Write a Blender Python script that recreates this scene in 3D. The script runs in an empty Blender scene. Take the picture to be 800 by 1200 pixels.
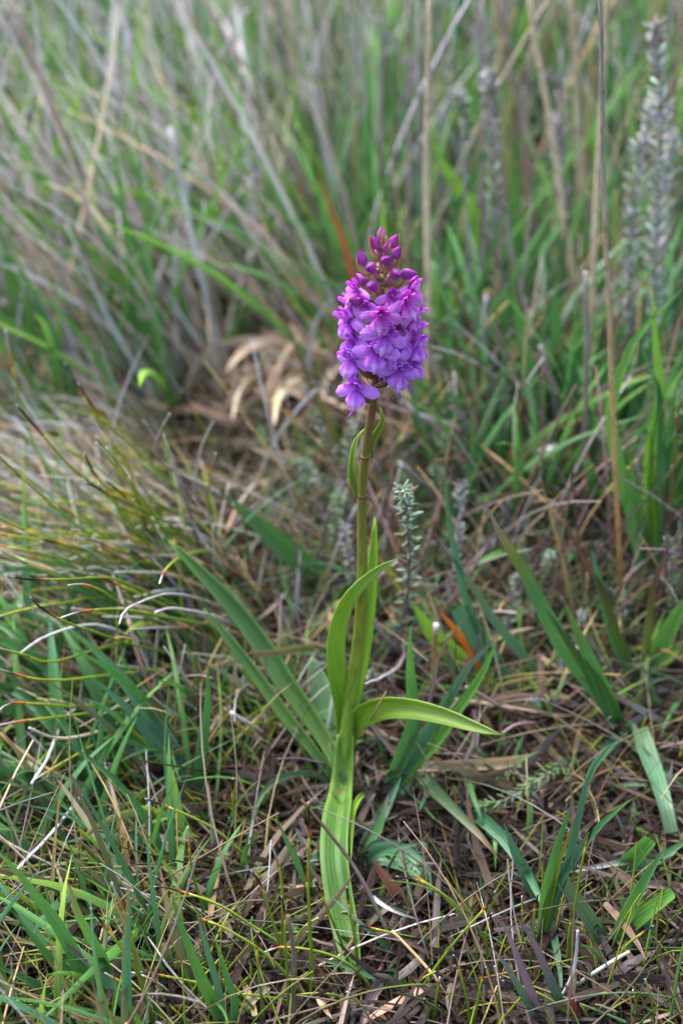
import bpy, math, random
import numpy as np
from mathutils import Vector, Matrix, noise

random.seed(7)
RNG = np.random.default_rng(11)
SC = bpy.context.scene
COL = SC.collection
R = math.radians

# ------------------------------------------------------------------ camera
PITCH = R(30.0)
CAM = Vector((0.0, -0.449, 0.393))
cd = bpy.data.cameras.new("camera")
cam = bpy.data.objects.new("camera", cd)
COL.objects.link(cam)
cam.location = CAM
cam.rotation_euler = (math.pi / 2 - PITCH, 0, 0)
cd.sensor_fit = 'VERTICAL'
cd.sensor_height = 36.0
cd.sensor_width = 24.0
cd.lens = 50.0
cd.clip_start = 0.01
cd.clip_end = 400.0
cd.dof.use_dof = True
cd.dof.focus_distance = 0.490
cd.dof.aperture_fstop = 7.4
cd.dof.aperture_blades = 9
SC.camera = cam

# ------------------------------------------------------------------ sky, sun, exposure
SUN_EL, SUN_ROT = R(62), R(-40)
w = bpy.data.worlds.new("World")
SC.world = w
w.use_nodes = True
nt = w.node_tree
bg = nt.nodes['Background']
sky = nt.nodes.new('ShaderNodeTexSky')
sky.sky_type = 'NISHITA'
sky.sun_disc = False
sky.sun_elevation = SUN_EL
sky.sun_rotation = SUN_ROT
sky.air_density = 1.6
sky.dust_density = 4.0
hs = nt.nodes.new('ShaderNodeHueSaturation')
hs.inputs['Saturation'].default_value = 0.95      # thin even cloud
nt.links.new(sky.outputs[0], hs.inputs['Color'])
nt.links.new(hs.outputs[0], bg.inputs['Color'])
bg.inputs['Strength'].default_value = 0.085
sl = bpy.data.lights.new("sun", 'SUN')
sl.energy = 1.5
sl.angle = R(45)
sl.color = (1.0, 0.99, 0.98)
sun = bpy.data.objects.new("sun", sl)
COL.objects.link(sun)
sd = Vector((math.sin(SUN_ROT) * math.cos(SUN_EL), math.cos(SUN_ROT) * math.cos(SUN_EL), math.sin(SUN_EL)))
sun.rotation_euler = sd.to_track_quat('Z', 'Y').to_euler()
SC.view_settings.view_transform = 'Standard'
SC.view_settings.look = 'None'
SC.view_settings.gamma = 1.0
SC.view_settings.use_curve_mapping = False
SC.view_settings.exposure = 2.35
SC.cycles.use_denoising = True
SC.cycles.max_bounces = 8
SC.cycles.transparent_max_bounces = 8
SC.cycles.caustics_refractive = False
SC.cycles.caustics_reflective = False

# ------------------------------------------------------------------ helpers: places
FOC = 600.0 / math.tan(math.atan(18.0 / 50.0))
FW = Vector((0, math.cos(PITCH), -math.sin(PITCH)))
UP = Vector((0, math.sin(PITCH), math.cos(PITCH)))

def gz(x, y):
    """height of the ground"""
    z = 0.034 * math.exp(-(((x + 0.115) / 0.065) ** 2 + ((y - 0.14) / 0.09) ** 2))
    z += 0.030 * math.exp(-(((x - 0.11) / 0.08) ** 2 + ((y - 0.30) / 0.12) ** 2))
    z += 0.004 * math.sin(x * 23 + 1.3) * math.sin(y * 19 + 0.4) * min(1, abs(x) * 20 + abs(y) * 20)
    far = max(0.0, y - 0.5)
    z += 0.05 * (1 - math.exp(-far * 1.5)) + 0.03 * math.sin(x * 2.1 + 0.5) * math.sin(y * 1.7) * min(1, far)
    return z

def ray(px, py):
    return FW + Vector(((px - 400.0) / FOC, 0, 0)) + UP * ((600.0 - py) / FOC)

def gdepth(px, py):
    """depth along the view axis at which the sight line meets the ground"""
    d = ray(px, py)
    t, st = 0.2, 0.02
    while t < 8:
        p = CAM + d * t
        if p.z < gz(p.x, p.y):
            lo, hi = t - st, t
            for _ in range(14):
                m = (lo + hi) / 2
                q = CAM + d * m
                if q.z < gz(q.x, q.y): hi = m
                else: lo = m
            return hi
        t += st
    return 8.0

def at(px, py, depth):
    return CAM + ray(px, py) * depth

def path(pts, dt=None, lift=0.0015, root_d=None):
    """tip-first picture points -> root-first places; the root stands on the ground"""
    pts = list(pts)[::-1]
    d0 = root_d or gdepth(*pts[0][:2])
    root = at(pts[0][0], pts[0][1], d0)
    out, n = [], len(pts)
    L = [0.0]
    for a, b in zip(pts, pts[1:]):
        L.append(L[-1] + math.hypot(a[0] - b[0], a[1] - b[1]))
    for i, p in enumerate(pts):
        t = L[i] / max(L[-1], 1e-6)
        if dt is None:
            r = ray(p[0], p[1]); d = (root.y - CAM.y) / r.y
        else:
            d = d0 + (dt - d0) * t
        if i > 0:
            g = gdepth(p[0], p[1])
            d = min(d, g - (lift * 3.2 + 0.002) * (1.0 if i < n - 1 else 0.6))
        out.append(at(p[0], p[1], d))
    return out

def spline(P, n):
    """Catmull-Rom through P, n+1 points even along its length"""
    P = [Vector(p) for p in P]
    if len(P) == 2:
        return [P[0].lerp(P[1], i / n) for i in range(n + 1)]
    Q = [P[0] * 2 - P[1]] + P + [P[-1] * 2 - P[-2]]
    dense = []
    for i in range(1, len(Q) - 2):
        a, b, c, d = Q[i - 1], Q[i], Q[i + 1], Q[i + 2]
        for k in range(12):
            t = k / 12
            dense.append(0.5 * ((2 * b) + (c - a) * t + (2 * a - 5 * b + 4 * c - d) * t * t + (3 * b - a - 3 * c + d) * t ** 3))
    dense.append(P[-1])
    L = [0.0]
    for a, b in zip(dense, dense[1:]): L.append(L[-1] + (b - a).length)
    out, j = [], 0
    for i in range(n + 1):
        s = L[-1] * i / n
        while j < len(L) - 2 and L[j + 1] < s: j += 1
        f = (s - L[j]) / max(1e-9, L[j + 1] - L[j])
        out.append(dense[j].lerp(dense[j + 1], min(1, max(0, f))))
    return out

def tangents(C):
    n = len(C)
    return [((C[min(i + 1, n - 1)] - C[max(i - 1, 0)]).normalized()) for i in range(n)]

def grad(stops, t):
    if not isinstance(stops[0], (tuple, list)): return stops
    if t <= stops[0][0]: return stops[0][1]
    for (t0, c0), (t1, c1) in zip(stops, stops[1:]):
        if t <= t1:
            f = (t - t0) / max(1e-6, t1 - t0)
            return tuple(a + (b - a) * f for a, b in zip(c0, c1))
    return stops[-1][1]

# ------------------------------------------------------------------ helpers: objects
def tag(o, label=None, cat=None, group=None, kind=None):
    if label: o['label'] = label
    if cat: o['category'] = cat
    if group: o['group'] = group
    if kind: o['kind'] = kind
    return o

def empty(name, loc):
    o = bpy.data.objects.new(name, None)
    COL.objects.link(o)
    o.location = loc
    o.empty_display_size = 0.01
    return o

def mesh_obj(name, V, F, C, ST, mat, parent=None, origin=None, smooth=True):
    """one mesh object; C colour per vertex, ST (across, metres along, random) per vertex"""
    me = bpy.data.meshes.new(name)
    V = [Vector(v) for v in V]
    o = bpy.data.objects.new(name, me)
    off = Vector((0, 0, 0))
    if origin is not None: off = Vector(origin)
    elif parent is None: off = V[0].copy()
    ploc = parent_loc(parent) if parent else Vector((0, 0, 0))
    me.from_pydata([v - off for v in V], [], F)
    if C is not None:
        a = me.attributes.new("Col", 'FLOAT_COLOR', 'POINT')
        a.data.foreach_set("color", np.array([(c[0], c[1], c[2], 1.0) for c in C], dtype=np.float32).ravel())
    if ST is not None:
        a = me.attributes.new("st", 'FLOAT_VECTOR', 'POINT')
        a.data.foreach_set("vector", np.array(ST, dtype=np.float32).ravel())
    if smooth:
        me.polygons.foreach_set("use_smooth", [True] * len(me.polygons))
    me.materials.append(mat)
    COL.objects.link(o)
    if parent:
        o.parent = parent
        o.location = off - ploc
    else:
        o.location = off
    return o

def parent_loc(p):
    v = Vector((0, 0, 0))
    while p is not None:
        v += p.location
        p = p.parent
    return v

PROF = {
    'grass': lambda t: (0.62 + 0.38 * min(1, t / 0.3)) * max(0.0, 1 - t ** 2.1) ** 0.85 + 0.012,
    'leaf': lambda t: (0.55 + 0.45 * min(1, t / 0.4)) * max(0.0, 1 - t ** 3.2) ** 0.72 + 0.01,
    'cut': lambda t: (0.7 + 0.3 * min(1, t / 0.4)) * (1 - 0.28 * max(0, t - 0.5) / 0.5),
    'bract': lambda t: (0.75 + 0.25 * min(1, t / 0.25)) * max(0.0, 1 - t ** 1.6) ** 0.8 + 0.02,
    'even': lambda t: 1.0,
    'strap': lambda t: (0.62 + 0.38 * min(1, t / 0.35)) * (1.0 if t < 0.75 else max(0.0, 1 - ((t - 0.75) / 0.25) ** 2.2) ** 0.6) + 0.01,
    'taper': lambda t: max(0.15, 1.0 - 0.8 * t ** 1.4),
    'stalk': lambda t: 1.0 - 0.35 * t,
    'sedge': lambda t: 1.0 - 0.3 * t ** 2,
    'point': lambda t: max(0.06, 1 - t ** 2.5),
}

def blade(name, P, w, cols, mat, parent=None, fold=0.22, twist=0.0, prof='grass', n=11, across=3, wave=0.0, thick=0.0):
    C = spline(P, n)
    T = tangents(C)
    rnd = random.random()
    V, F, K, ST = [], [], [], []
    us = [i / (across - 1) for i in range(across)]
    s = 0.0
    ph = random.uniform(0, 6)
    prev = None
    for i, (c, t) in enumerate(zip(C, T)):
        f = i / n
        if i: s += (c - C[i - 1]).length
        view = (CAM - c).normalized()
        side = t.cross(view)
        if side.length < 0.25 and prev is not None: side = prev.copy()
        side.normalize()
        if prev is not None:
            if side.dot(prev) < 0: side = -side
            side = (side * 0.5 + prev * 0.5); side = (side - t * side.dot(t)).normalized()
        prev = side.copy()
        q = Matrix.Rotation(twist * (0.4 + 0.9 * f), 3, t)
        sd_ = q @ side
        nn = sd_.cross(t).normalized()
        if nn.dot(view) < 0: nn = -nn
        hw = w * PROF[prof](f) * 0.5
        for u in us:
            uu = u * 2 - 1
            off = sd_ * (uu * hw) + nn * (fold * hw * 2 * (abs(uu) ** 1.3 - 0.5))
            if wave: off += nn * (wave * hw * math.sin(f * 9 + ph + uu * 1.5) * abs(uu))
            V.append(c + off)
            K.append(grad(cols, f))
            ST.append((u, s, rnd))
    a = across
    for i in range(n):
        for j in range(a - 1):
            b = i * a + j
            F.append((b, b + 1, b + a + 1, b + a))
    if thick > 0:
        o = mesh_obj(name, V, F, K, ST, mat, parent)
        m = o.modifiers.new("thickness", 'SOLIDIFY'); m.thickness = thick; m.offset = 0
        return o
    return mesh_obj(name, V, F, K, ST, mat, parent)

def tube_geo(C, rad, cols, sides=6, cap=True):
    """rad(t) radius; returns V,F,K,ST"""
    n = len(C) - 1
    T = tangents(C)
    V, F, K, ST = [], [], [], []
    rnd = random.random()
    ref = Vector((0.31, -0.8, 0.5))
    s = 0.0
    nrm = ref.cross(T[0]).normalized()
    for i, (c, t) in enumerate(zip(C, T)):
        f = i / n
        if i: s += (c - C[i - 1]).length
        nrm = (nrm - t * nrm.dot(t)).normalized()
        bn = t.cross(nrm)
        r = rad(f)
        for k in range(sides):
            a = 2 * math.pi * k / sides
            V.append(c + (nrm * math.cos(a) + bn * math.sin(a)) * r)
            K.append(grad(cols, f))
            ST.append((k / sides, s, rnd))
    for i in range(n):
        for k in range(sides):
            k2 = (k + 1) % sides
            F.append((i * sides + k, i * sides + k2, (i + 1) * sides + k2, (i + 1) * sides + k))
    if cap:
        F.append(tuple(n * sides + k for k in range(sides)))
        F.append(tuple(reversed(range(sides))))
    return V, F, K, ST

def tube(name, P, w, cols, mat, parent=None, prof='stalk', n=14, sides=6, wob=0.0):
    C = spline(P, n)
    if wob:
        ph = random.uniform(0, 20)
        C = [c + Vector((noise.noise((c * 60 + Vector((ph, 0, 0)))), noise.noise((c * 60 + Vector((0, ph, 0)))), noise.noise(c * 60 + Vector((0, 0, ph))))) * wob for c in C]
    V, F, K, ST = tube_geo(C, lambda t: w * 0.5 * PROF[prof](t), cols, sides)
    return mesh_obj(name, V, F, K, ST, mat, parent)

# ------------------------------------------------------------------ materials (all procedural)
def new_mat(name):
    m = bpy.data.materials.new(name)
    m.use_nodes = True
    nt = m.node_tree
    for n in list(nt.nodes): nt.nodes.remove(n)
    return m, nt

def N(nt, t, **kw):
    n = nt.nodes.new(t)
    for k, v in kw.items():
        if k.startswith('i_'):
            key = k[2:]
            n.inputs[int(key) if key.isdigit() else key.replace('_', ' ')].default_value = v
        else: setattr(n, k, v)
    return n

def plant_mat(name, rough=0.45, spec=0.35, trans=0.3, streak=(7, 70), amp=0.5, spots=None, edge=None, veins=0.0, bump=0.25, fuzz=0.0, vamp=1.0):
    m, nt = new_mat(name)
    L = nt.links.new
    col = N(nt, 'ShaderNodeAttribute', attribute_name='Col')
    st = N(nt, 'ShaderNodeAttribute', attribute_name='st')
    mp = N(nt, 'ShaderNodeVectorMath', operation='MULTIPLY', i_1=(streak[0], streak[1], 37.0))
    L(st.outputs['Vector'], mp.inputs[0])
    no = N(nt, 'ShaderNodeTexNoise', i_Scale=1.0, i_Detail=3.0, i_Roughness=0.6)
    L(mp.outputs[0], no.inputs['Vector'])
    mr = N(nt, 'ShaderNodeMapRange', i_1=0.3, i_2=0.7, i_3=1 - amp * 0.5, i_4=1 + amp * 0.5)
    L(no.outputs['Fac'], mr.inputs[0])
    mul = N(nt, 'ShaderNodeVectorMath', operation='SCALE')
    L(col.outputs['Color'], mul.inputs[0]); L(mr.outputs[0], mul.inputs['Scale'])
    cur = mul.outputs[0]
    tc = N(nt, 'ShaderNodeNewGeometry')
    if spots:
        n2 = N(nt, 'ShaderNodeTexNoise', i_Scale=spots[1], i_Detail=4.0, i_Roughness=0.65)
        L(tc.outputs['Position'], n2.inputs['Vector'])
        m2 = N(nt, 'ShaderNodeMapRange', i_1=spots[2], i_2=spots[2] + 0.1, i_3=0.0, i_4=spots[3])
        L(n2.outputs['Fac'], m2.inputs[0])
        mx = N(nt, 'ShaderNodeMix', data_type='RGBA')
        mx.inputs[7].default_value = (*spots[0], 1)
        L(m2.outputs[0], mx.inputs[0]); L(cur, mx.inputs[6])
        cur = mx.outputs[2]
    sep = N(nt, 'ShaderNodeSeparateXYZ')
    L(st.outputs['Vector'], sep.inputs[0])
    if edge:
        a = N(nt, 'ShaderNodeMath', operation='SUBTRACT', i_1=0.5); L(sep.outputs[0], a.inputs[0])
        b = N(nt, 'ShaderNodeMath', operation='ABSOLUTE'); L(a.outputs[0], b.inputs[0])
        c = N(nt, 'ShaderNodeMapRange', i_1=0.34, i_2=0.5, i_3=0.0, i_4=edge[1]); L(b.outputs[0], c.inputs[0])
        d = N(nt, 'ShaderNodeMapRange', i_1=0.0, i_2=0.035, i_3=edge[1] * 0.6, i_4=0.0); L(b.outputs[0], d.inputs[0])
        e = N(nt, 'ShaderNodeMath', operation='MAXIMUM'); L(c.outputs[0], e.inputs[0]); L(d.outputs[0], e.inputs[1])
        mx = N(nt, 'ShaderNodeMix', data_type='RGBA')
        mx.inputs[7].default_value = (*edge[0], 1)
        L(e.outputs[0], mx.inputs[0]); L(cur, mx.inputs[6])
        cur = mx.outputs[2]
    hgt = no.outputs['Fac']
    if veins:
        wv = N(nt, 'ShaderNodeMath', operation='MULTIPLY', i_1=veins * 6.283); L(sep.outputs[0], wv.inputs[0])
        sn = N(nt, 'ShaderNodeMath', operation='COSINE'); L(wv.outputs[0], sn.inputs[0])
        ad = N(nt, 'ShaderNodeMath', operation='MULTIPLY_ADD', i_1=0.35); L(sn.outputs[0], ad.inputs[0]); L(no.outputs['Fac'], ad.inputs[2])
        hgt = ad.outputs[0]
        vm = N(nt, 'ShaderNodeMapRange', i_1=-1.0, i_2=1.0, i_3=1 + 0.1 * vamp, i_4=1 - 0.12 * vamp); L(sn.outputs[0], vm.inputs[0])
        sc_ = N(nt, 'ShaderNodeVectorMath', operation='SCALE'); L(cur, sc_.inputs[0]); L(vm.outputs[0], sc_.inputs['Scale'])
        cur = sc_.outputs[0]
    bp = N(nt, 'ShaderNodeBump', i_Strength=bump, i_Distance=0.0006)
    L(hgt, bp.inputs['Height'])
    pr = N(nt, 'ShaderNodeBsdfPrincipled', i_Roughness=rough)
    pr.inputs['Specular IOR Level'].default_value = spec
    if fuzz: pr.inputs['Sheen Weight'].default_value = fuzz
    L(cur, pr.inputs['Base Color']); L(bp.outputs[0], pr.inputs['Normal'])
    out = N(nt, 'ShaderNodeOutputMaterial')
    if trans > 0:
        tr = N(nt, 'ShaderNodeBsdfTranslucent'); L(cur, tr.inputs['Color']); L(bp.outputs[0], tr.inputs['Normal'])
        ms = N(nt, 'ShaderNodeMixShader', i_0=trans); L(pr.outputs[0], ms.inputs[1]); L(tr.outputs[0], ms.inputs[2])
        L(ms.outputs[0], out.inputs['Surface'])
    else:
        L(pr.outputs[0], out.inputs['Surface'])
    return m

M = {}
M['blade'] = plant_mat('grass_blade_green', 0.42, 0.36, 0.30, (9, 80), 0.45, ((0.22, 0.13, 0.05), 90, 0.68, 0.7), veins=5)
M['orchid_leaf'] = plant_mat('orchid_leaf', 0.5, 0.32, 0.28, (8, 60), 0.35, ((0.20, 0.13, 0.04), 130, 0.66, 0.6), ((0.30, 0.42, 0.08), 0.22), veins=9, bump=0.25, vamp=0.3)
M['orchid_stem'] = plant_mat('orchid_stem', 0.35, 0.45, 0.06, (9, 120), 0.5, ((0.12, 0.03, 0.06), 160, 0.6, 0.45), bump=0.2)
M['sedge'] = plant_mat('sedge_stem', 0.4, 0.4, 0.1, (5, 150), 0.5, bump=0.2)
M['straw'] = plant_mat('dry_straw', 0.65, 0.10, 0.12, (8, 110), 0.8, ((0.11, 0.07, 0.05), 240, 0.58, 0.65), bump=0.5)
M['dryblade'] = plant_mat('dry_blade', 0.62, 0.12, 0.25, (8, 60), 0.7, ((0.14, 0.085, 0.06), 120, 0.6, 0.6), veins=5, bump=0.5)
M['petal'] = plant_mat('orchid_petal', 0.46, 0.35, 0.30, (7, 350), 0.45, ((0.82, 0.62, 0.97), 1300, 0.62, 0.45), bump=0.4)
M['heath'] = plant_mat('heath_leaf', 0.5, 0.18, 0.1, (3, 900), 0.45, bump=0.3, fuzz=0.1)
M['wood'] = plant_mat('heath_wood', 0.75, 0.15, 0.0, (7, 300), 0.9, ((0.30, 0.27, 0.27), 500, 0.56, 0.6), bump=0.9)
M['mass'] = plant_mat('meadow_mass', 0.5, 0.18, 0.28, (5, 60), 0.5)

m, nt = new_mat('dew_water')
pr = N(nt, 'ShaderNodeBsdfPrincipled', i_Roughness=0.0, i_IOR=1.33)
pr.inputs['Transmission Weight'].default_value = 1.0
out = N(nt, 'ShaderNodeOutputMaterial'); nt.links.new(pr.outputs[0], out.inputs[0])
M['dew'] = m

m, nt = new_mat('peaty_soil')
L = nt.links.new
geo = N(nt, 'ShaderNodeNewGeometry')
n1 = N(nt, 'ShaderNodeTexNoise', i_Scale=45.0, i_Detail=8.0, i_Roughness=0.7); L(geo.outputs['Position'], n1.inputs['Vector'])
n2 = N(nt, 'ShaderNodeTexNoise', i_Scale=420.0, i_Detail=4.0, i_Roughness=0.6); L(geo.outputs['Position'], n2.inputs['Vector'])
cr = N(nt, 'ShaderNodeValToRGB')
e = cr.color_ramp.elements
e[0].position = 0.32; e[0].color = (0.007, 0.004, 0.003, 1)
e[1].position = 0.72; e[1].color = (0.05, 0.03, 0.02, 1)
x = e.new(0.52); x.color = (0.018, 0.011, 0.008, 1)
ad = N(nt, 'ShaderNodeMath', operation='MULTIPLY_ADD', i_1=0.35); L(n2.outputs['Fac'], ad.inputs[0])
sb = N(nt, 'ShaderNodeMath', operation='SUBTRACT', i_1=0.17); L(n1.outputs['Fac'], sb.inputs[0]); L(sb.outputs[0], ad.inputs[2])
L(ad.outputs[0], cr.inputs[0])
# beyond the meadow that is built blade by blade the sheet turns to grass colour
sp = N(nt, 'ShaderNodeVectorMath', operation='LENGTH'); L(geo.outputs['Position'], sp.inputs[0])
fr = N(nt, 'ShaderNodeMapRange', i_1=2.2, i_2=4.5, i_3=0.0, i_4=1.0); L(sp.outputs['Value'], fr.inputs[0])
n3 = N(nt, 'ShaderNodeTexNoise', i_Scale=3.0, i_Detail=8.0, i_Roughness=0.7); L(geo.outputs['Position'], n3.inputs['Vector'])
c3 = N(nt, 'ShaderNodeValToRGB'); e = c3.color_ramp.elements
e[0].position = 0.35; e[0].color = (0.035, 0.07, 0.02, 1); e[1].position = 0.65; e[1].color = (0.16, 0.14, 0.09, 1)
L(n3.outputs['Fac'], c3.inputs[0])
mx = N(nt, 'ShaderNodeMix', data_type='RGBA'); L(fr.outputs[0], mx.inputs[0]); L(cr.outputs[0], mx.inputs[6]); L(c3.outputs[0], mx.inputs[7])
bp = N(nt, 'ShaderNodeBump', i_Strength=1.0, i_Distance=0.006); L(ad.outputs[0], bp.inputs['Height'])
pr = N(nt, 'ShaderNodeBsdfPrincipled', i_Roughness=0.8); pr.inputs['Specular IOR Level'].default_value = 0.05
L(mx.outputs[2], pr.inputs['Base Color']); L(bp.outputs[0], pr.inputs['Normal'])
out = N(nt, 'ShaderNodeOutputMaterial'); L(pr.outputs[0], out.inputs[0])
M['soil'] = m

# ------------------------------------------------------------------ ground sheet
def axis(lo, hi, st, far):
    a = list(np.arange(lo, hi + 1e-6, st))
    s, v = st, lo
    pre = []
    while v > -far:
        s *= 1.35; v -= s; pre.append(v)
    s, v = st, hi
    post = []
    while v < far:
        s *= 1.35; v += s; post.append(v)
    return pre[::-1] + a + post
gx, gy = axis(-0.35, 0.35, 0.006, 120), axis(-0.25, 0.75, 0.006, 120)
V = []
for y in gy:
    for x in gx:
        z = gz(x, y)
        if abs(x) < 3 and abs(y) < 3:
            z += 0.005 * noise.fractal(Vector((x * 60, y * 60, 0)), 0.7, 2.1, 4) - 0.003
        V.append((x, y, z - 0.002))
nx = len(gx)
F = [(j * nx + i, j * nx + i + 1, (j + 1) * nx + i + 1, (j + 1) * nx + i) for j in range(len(gy) - 1) for i in range(nx - 1)]
g = mesh_obj('ground', V, F, None, None, M['soil'], origin=(0, 0, 0))
tag(g, kind='structure')

# ------------------------------------------------------------------ colours (albedo)
GR = (0.07, 0.195, 0.05); GR2 = (0.115, 0.28, 0.05); BG = (0.07, 0.18, 0.09); DG = (0.045, 0.13, 0.04)
GG = (0.085, 0.145, 0.07); LG = (0.21, 0.40, 0.04); YG = (0.24, 0.33, 0.02); OL = (0.13, 0.16, 0.03)
TAN = (0.53, 0.37, 0.18); CREAM = (0.62, 0.50, 0.36); GREY = (0.43, 0.405, 0.43); WHITE = (0.64, 0.63, 0.66)
PUR = (0.17, 0.115, 0.15); BRN = (0.20, 0.115, 0.06); DBR = (0.10, 0.05, 0.03); ORG = (0.55, 0.14, 0.015)
RED = (0.28, 0.07, 0.04); BLK = (0.012, 0.008, 0.008); PINK = (0.38, 0.255, 0.22)
def cs(*a): return [(i / (len(a) - 1), c) for i, c in enumerate(a)]
def jit(c, s=0.15):
    k = random.uniform(1 - s, 1 + s)
    return tuple(max(0.004, v * k * random.uniform(1 - s * 0.6, 1 + s * 0.6)) for v in c)
def jits(stops, s=0.12):
    k = random.uniform(1 - s, 1 + s)
    return [(t, tuple(v * k for v in c)) for t, c in stops]

def px2m(w, d): return w * d / FOC
def mid_depth(P):
    p = P[len(P) // 2]
    return (p - CAM).dot(FW)
# ================================================================== THE ORCHID
orchid = empty('orchid_plant', at(405, 930, gdepth(405, 930)))
tag(orchid, 'purple flowering orchid with a dense flower spike on a single upright stem', 'orchid')

def upright(pts, y0=0.0, y1=0.0):
    """tip-first picture points on a plane of given depth (world Y), root-first places"""
    pts = pts[::-1]
    out = []
    for i, p in enumerate(pts):
        y = y0 + (y1 - y0) * i / (len(pts) - 1)
        r = ray(*p[:2])
        out.append(CAM + r * ((y - CAM.y) / r.y))
    return out

STEM = [(449, 278), (447, 320), (445, 370), (441, 430), (437, 470), (431, 510), (425, 560), (424, 620), (424, 690), (419, 760), (409, 830), (404, 890), (405, 932)]
sp_ = upright(STEM)
OR0 = at(405, 932, gdepth(405, 932))
C = spline(sp_, 48)
stem_cols = [(0, (0.20, 0.33, 0.05)), (0.25, (0.17, 0.27, 0.03)), (0.38, (0.17, 0.20, 0.025)), (0.55, (0.155, 0.16, 0.028)), (0.68, (0.15, 0.12, 0.03)), (0.74, (0.13, 0.08, 0.035)), (0.9, (0.22, 0.13, 0.07)), (1, (0.3, 0.2, 0.1))]
def stem_r(t):
    return (0.0030 if t < 0.1 else 0.0030 - 0.0012 * min(1, (t - 0.1) / 0.45) - 0.0006 * max(0, (t - 0.55) / 0.45))
V, F, K, ST = tube_geo(C, stem_r, stem_cols, 10)
mesh_obj('stem', V, F, K, ST, M['orchid_stem'], orchid)

def axis_px(py): return float(np.interp(py, [p[1] for p in STEM], [p[0] for p in STEM]))
def axis_at(py):
    r = ray(*[float(np.interp(py, [p[1] for p in STEM], [p[0] for p in STEM])), py])
    return CAM + r * ((0 - CAM.y) / r.y)

for py in (535, 581):                                   # purple rings where the stem leaves clasp
    c = axis_at(py)
    ring = [c + Vector((0, 0, dz)) for dz in (-0.0006, -0.0002, 0.0002, 0.0006)]
    V, F, K, ST = tube_geo(ring, lambda t: 0.00186 + 0.00010 * math.sin(t * math.pi), [(0, (0.15, 0.10, 0.04)), (0.5, (0.16, 0.04, 0.06)), (1, (0.15, 0.10, 0.04))], 10)
    mesh_obj('stem_node', V, F, K, ST, M['orchid_stem'], orchid)

def oleaf(pts, wpx, depths, cols, fold=0.25, twist=0.0, prof='leaf', n=18, label=None, wave=0.05, across=7):
    """leaf of the orchid: tip-first points, depths tip-first"""
    P = [at(p[0], p[1], d) for p, d in zip(pts, depths)][::-1]
    o = blade('leaf', P, px2m(wpx, mid_depth(P)), cols, M['orchid_leaf'], orchid, fold, twist, prof, n, across, wave, thick=0.0004)
    if label: o['label'] = label
    return o
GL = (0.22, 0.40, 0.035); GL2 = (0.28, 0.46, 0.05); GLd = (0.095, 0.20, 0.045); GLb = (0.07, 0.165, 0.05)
# arching leaf to the right, rising leaf, upright leaf, two small stem leaves
oleaf([(586, 861), (556, 851), (520, 838), (480, 829), (445, 829), (418, 843), (405, 870), (402, 915)], 30, [0.520, 0.525, 0.532, 0.542, 0.553, 0.565, 0.575, 0.582], cs(GL, GL, GL2, (0.30, 0.43, 0.09), (0.34, 0.45, 0.12)), 0.42, 0.30, label='pale green leaf arching out to the right')
oleaf([(466, 655), (448, 664), (425, 682), (405, 707), (394, 742), (393, 780), (400, 825), (402, 880)], 25, [0.520, 0.523, 0.528, 0.535, 0.545, 0.553, 0.565, 0.578], cs(GL, GL, GL2, GL2, (0.30, 0.44, 0.12)), 0.3, 0.35)
oleaf([(439, 606), (438, 650), (434, 700), (427, 750), (418, 800), (410, 845), (405, 890)], 21, [0.540, 0.545, 0.552, 0.560, 0.567, 0.574, 0.580], cs(GL, GL, (0.22, 0.40, 0.04), GL2), 0.35, -0.3)
oleaf([(445, 477), (448, 492), (441, 507), (434, 521), (432, 536)], 11, [0.507, 0.509, 0.512, 0.514, 0.517], cs((0.14, 0.2, 0.03), (0.25, 0.36, 0.06), (0.3, 0.42, 0.1)), 0.5, 0.4, 'bract', 12)
oleaf([(427, 502), (417, 517), (413, 540), (414, 562), (421, 583)], 11, [0.515, 0.516, 0.518, 0.521, 0.524], cs((0.16, 0.22, 0.03), (0.25, 0.38, 0.05), (0.3, 0.42, 0.1)), 0.5, -0.4, 'bract', 12)
# leaf that falls towards the viewer over the ground, and its rolled sheath edge
def gd(px, py, lift): return gdepth(px, py) - lift
Fp = [(419, 1156), (410, 1100), (400, 1050), (394, 1005), (395, 965), (400, 930), (404, 890), (405, 860)]
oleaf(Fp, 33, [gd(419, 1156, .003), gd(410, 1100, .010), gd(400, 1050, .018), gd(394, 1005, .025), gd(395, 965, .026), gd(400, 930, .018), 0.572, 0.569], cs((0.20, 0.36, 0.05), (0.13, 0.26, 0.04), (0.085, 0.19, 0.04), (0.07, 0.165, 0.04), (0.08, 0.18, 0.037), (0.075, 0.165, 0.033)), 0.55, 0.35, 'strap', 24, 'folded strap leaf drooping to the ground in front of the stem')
oleaf([(411, 1010), (412, 975), (414, 950), (421, 935), (427, 930)], 7, [gd(411, 1010, .026), gd(412, 975, .026), gd(414, 950, .022), gd(421, 935, .018), gd(427, 930, .012)], cs(GL2, GL2), 0.4, 0.2, 'bract', 10)
# sheath round the foot of the stem
oleaf([(404, 815), (402, 850), (402, 890), (406, 932)], 20, [0.567, 0.572, 0.577, 0.583], cs(GL2, GL, (0.22, 0.40, 0.04), GL), 0.5, 0, 'bract', 10)
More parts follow.
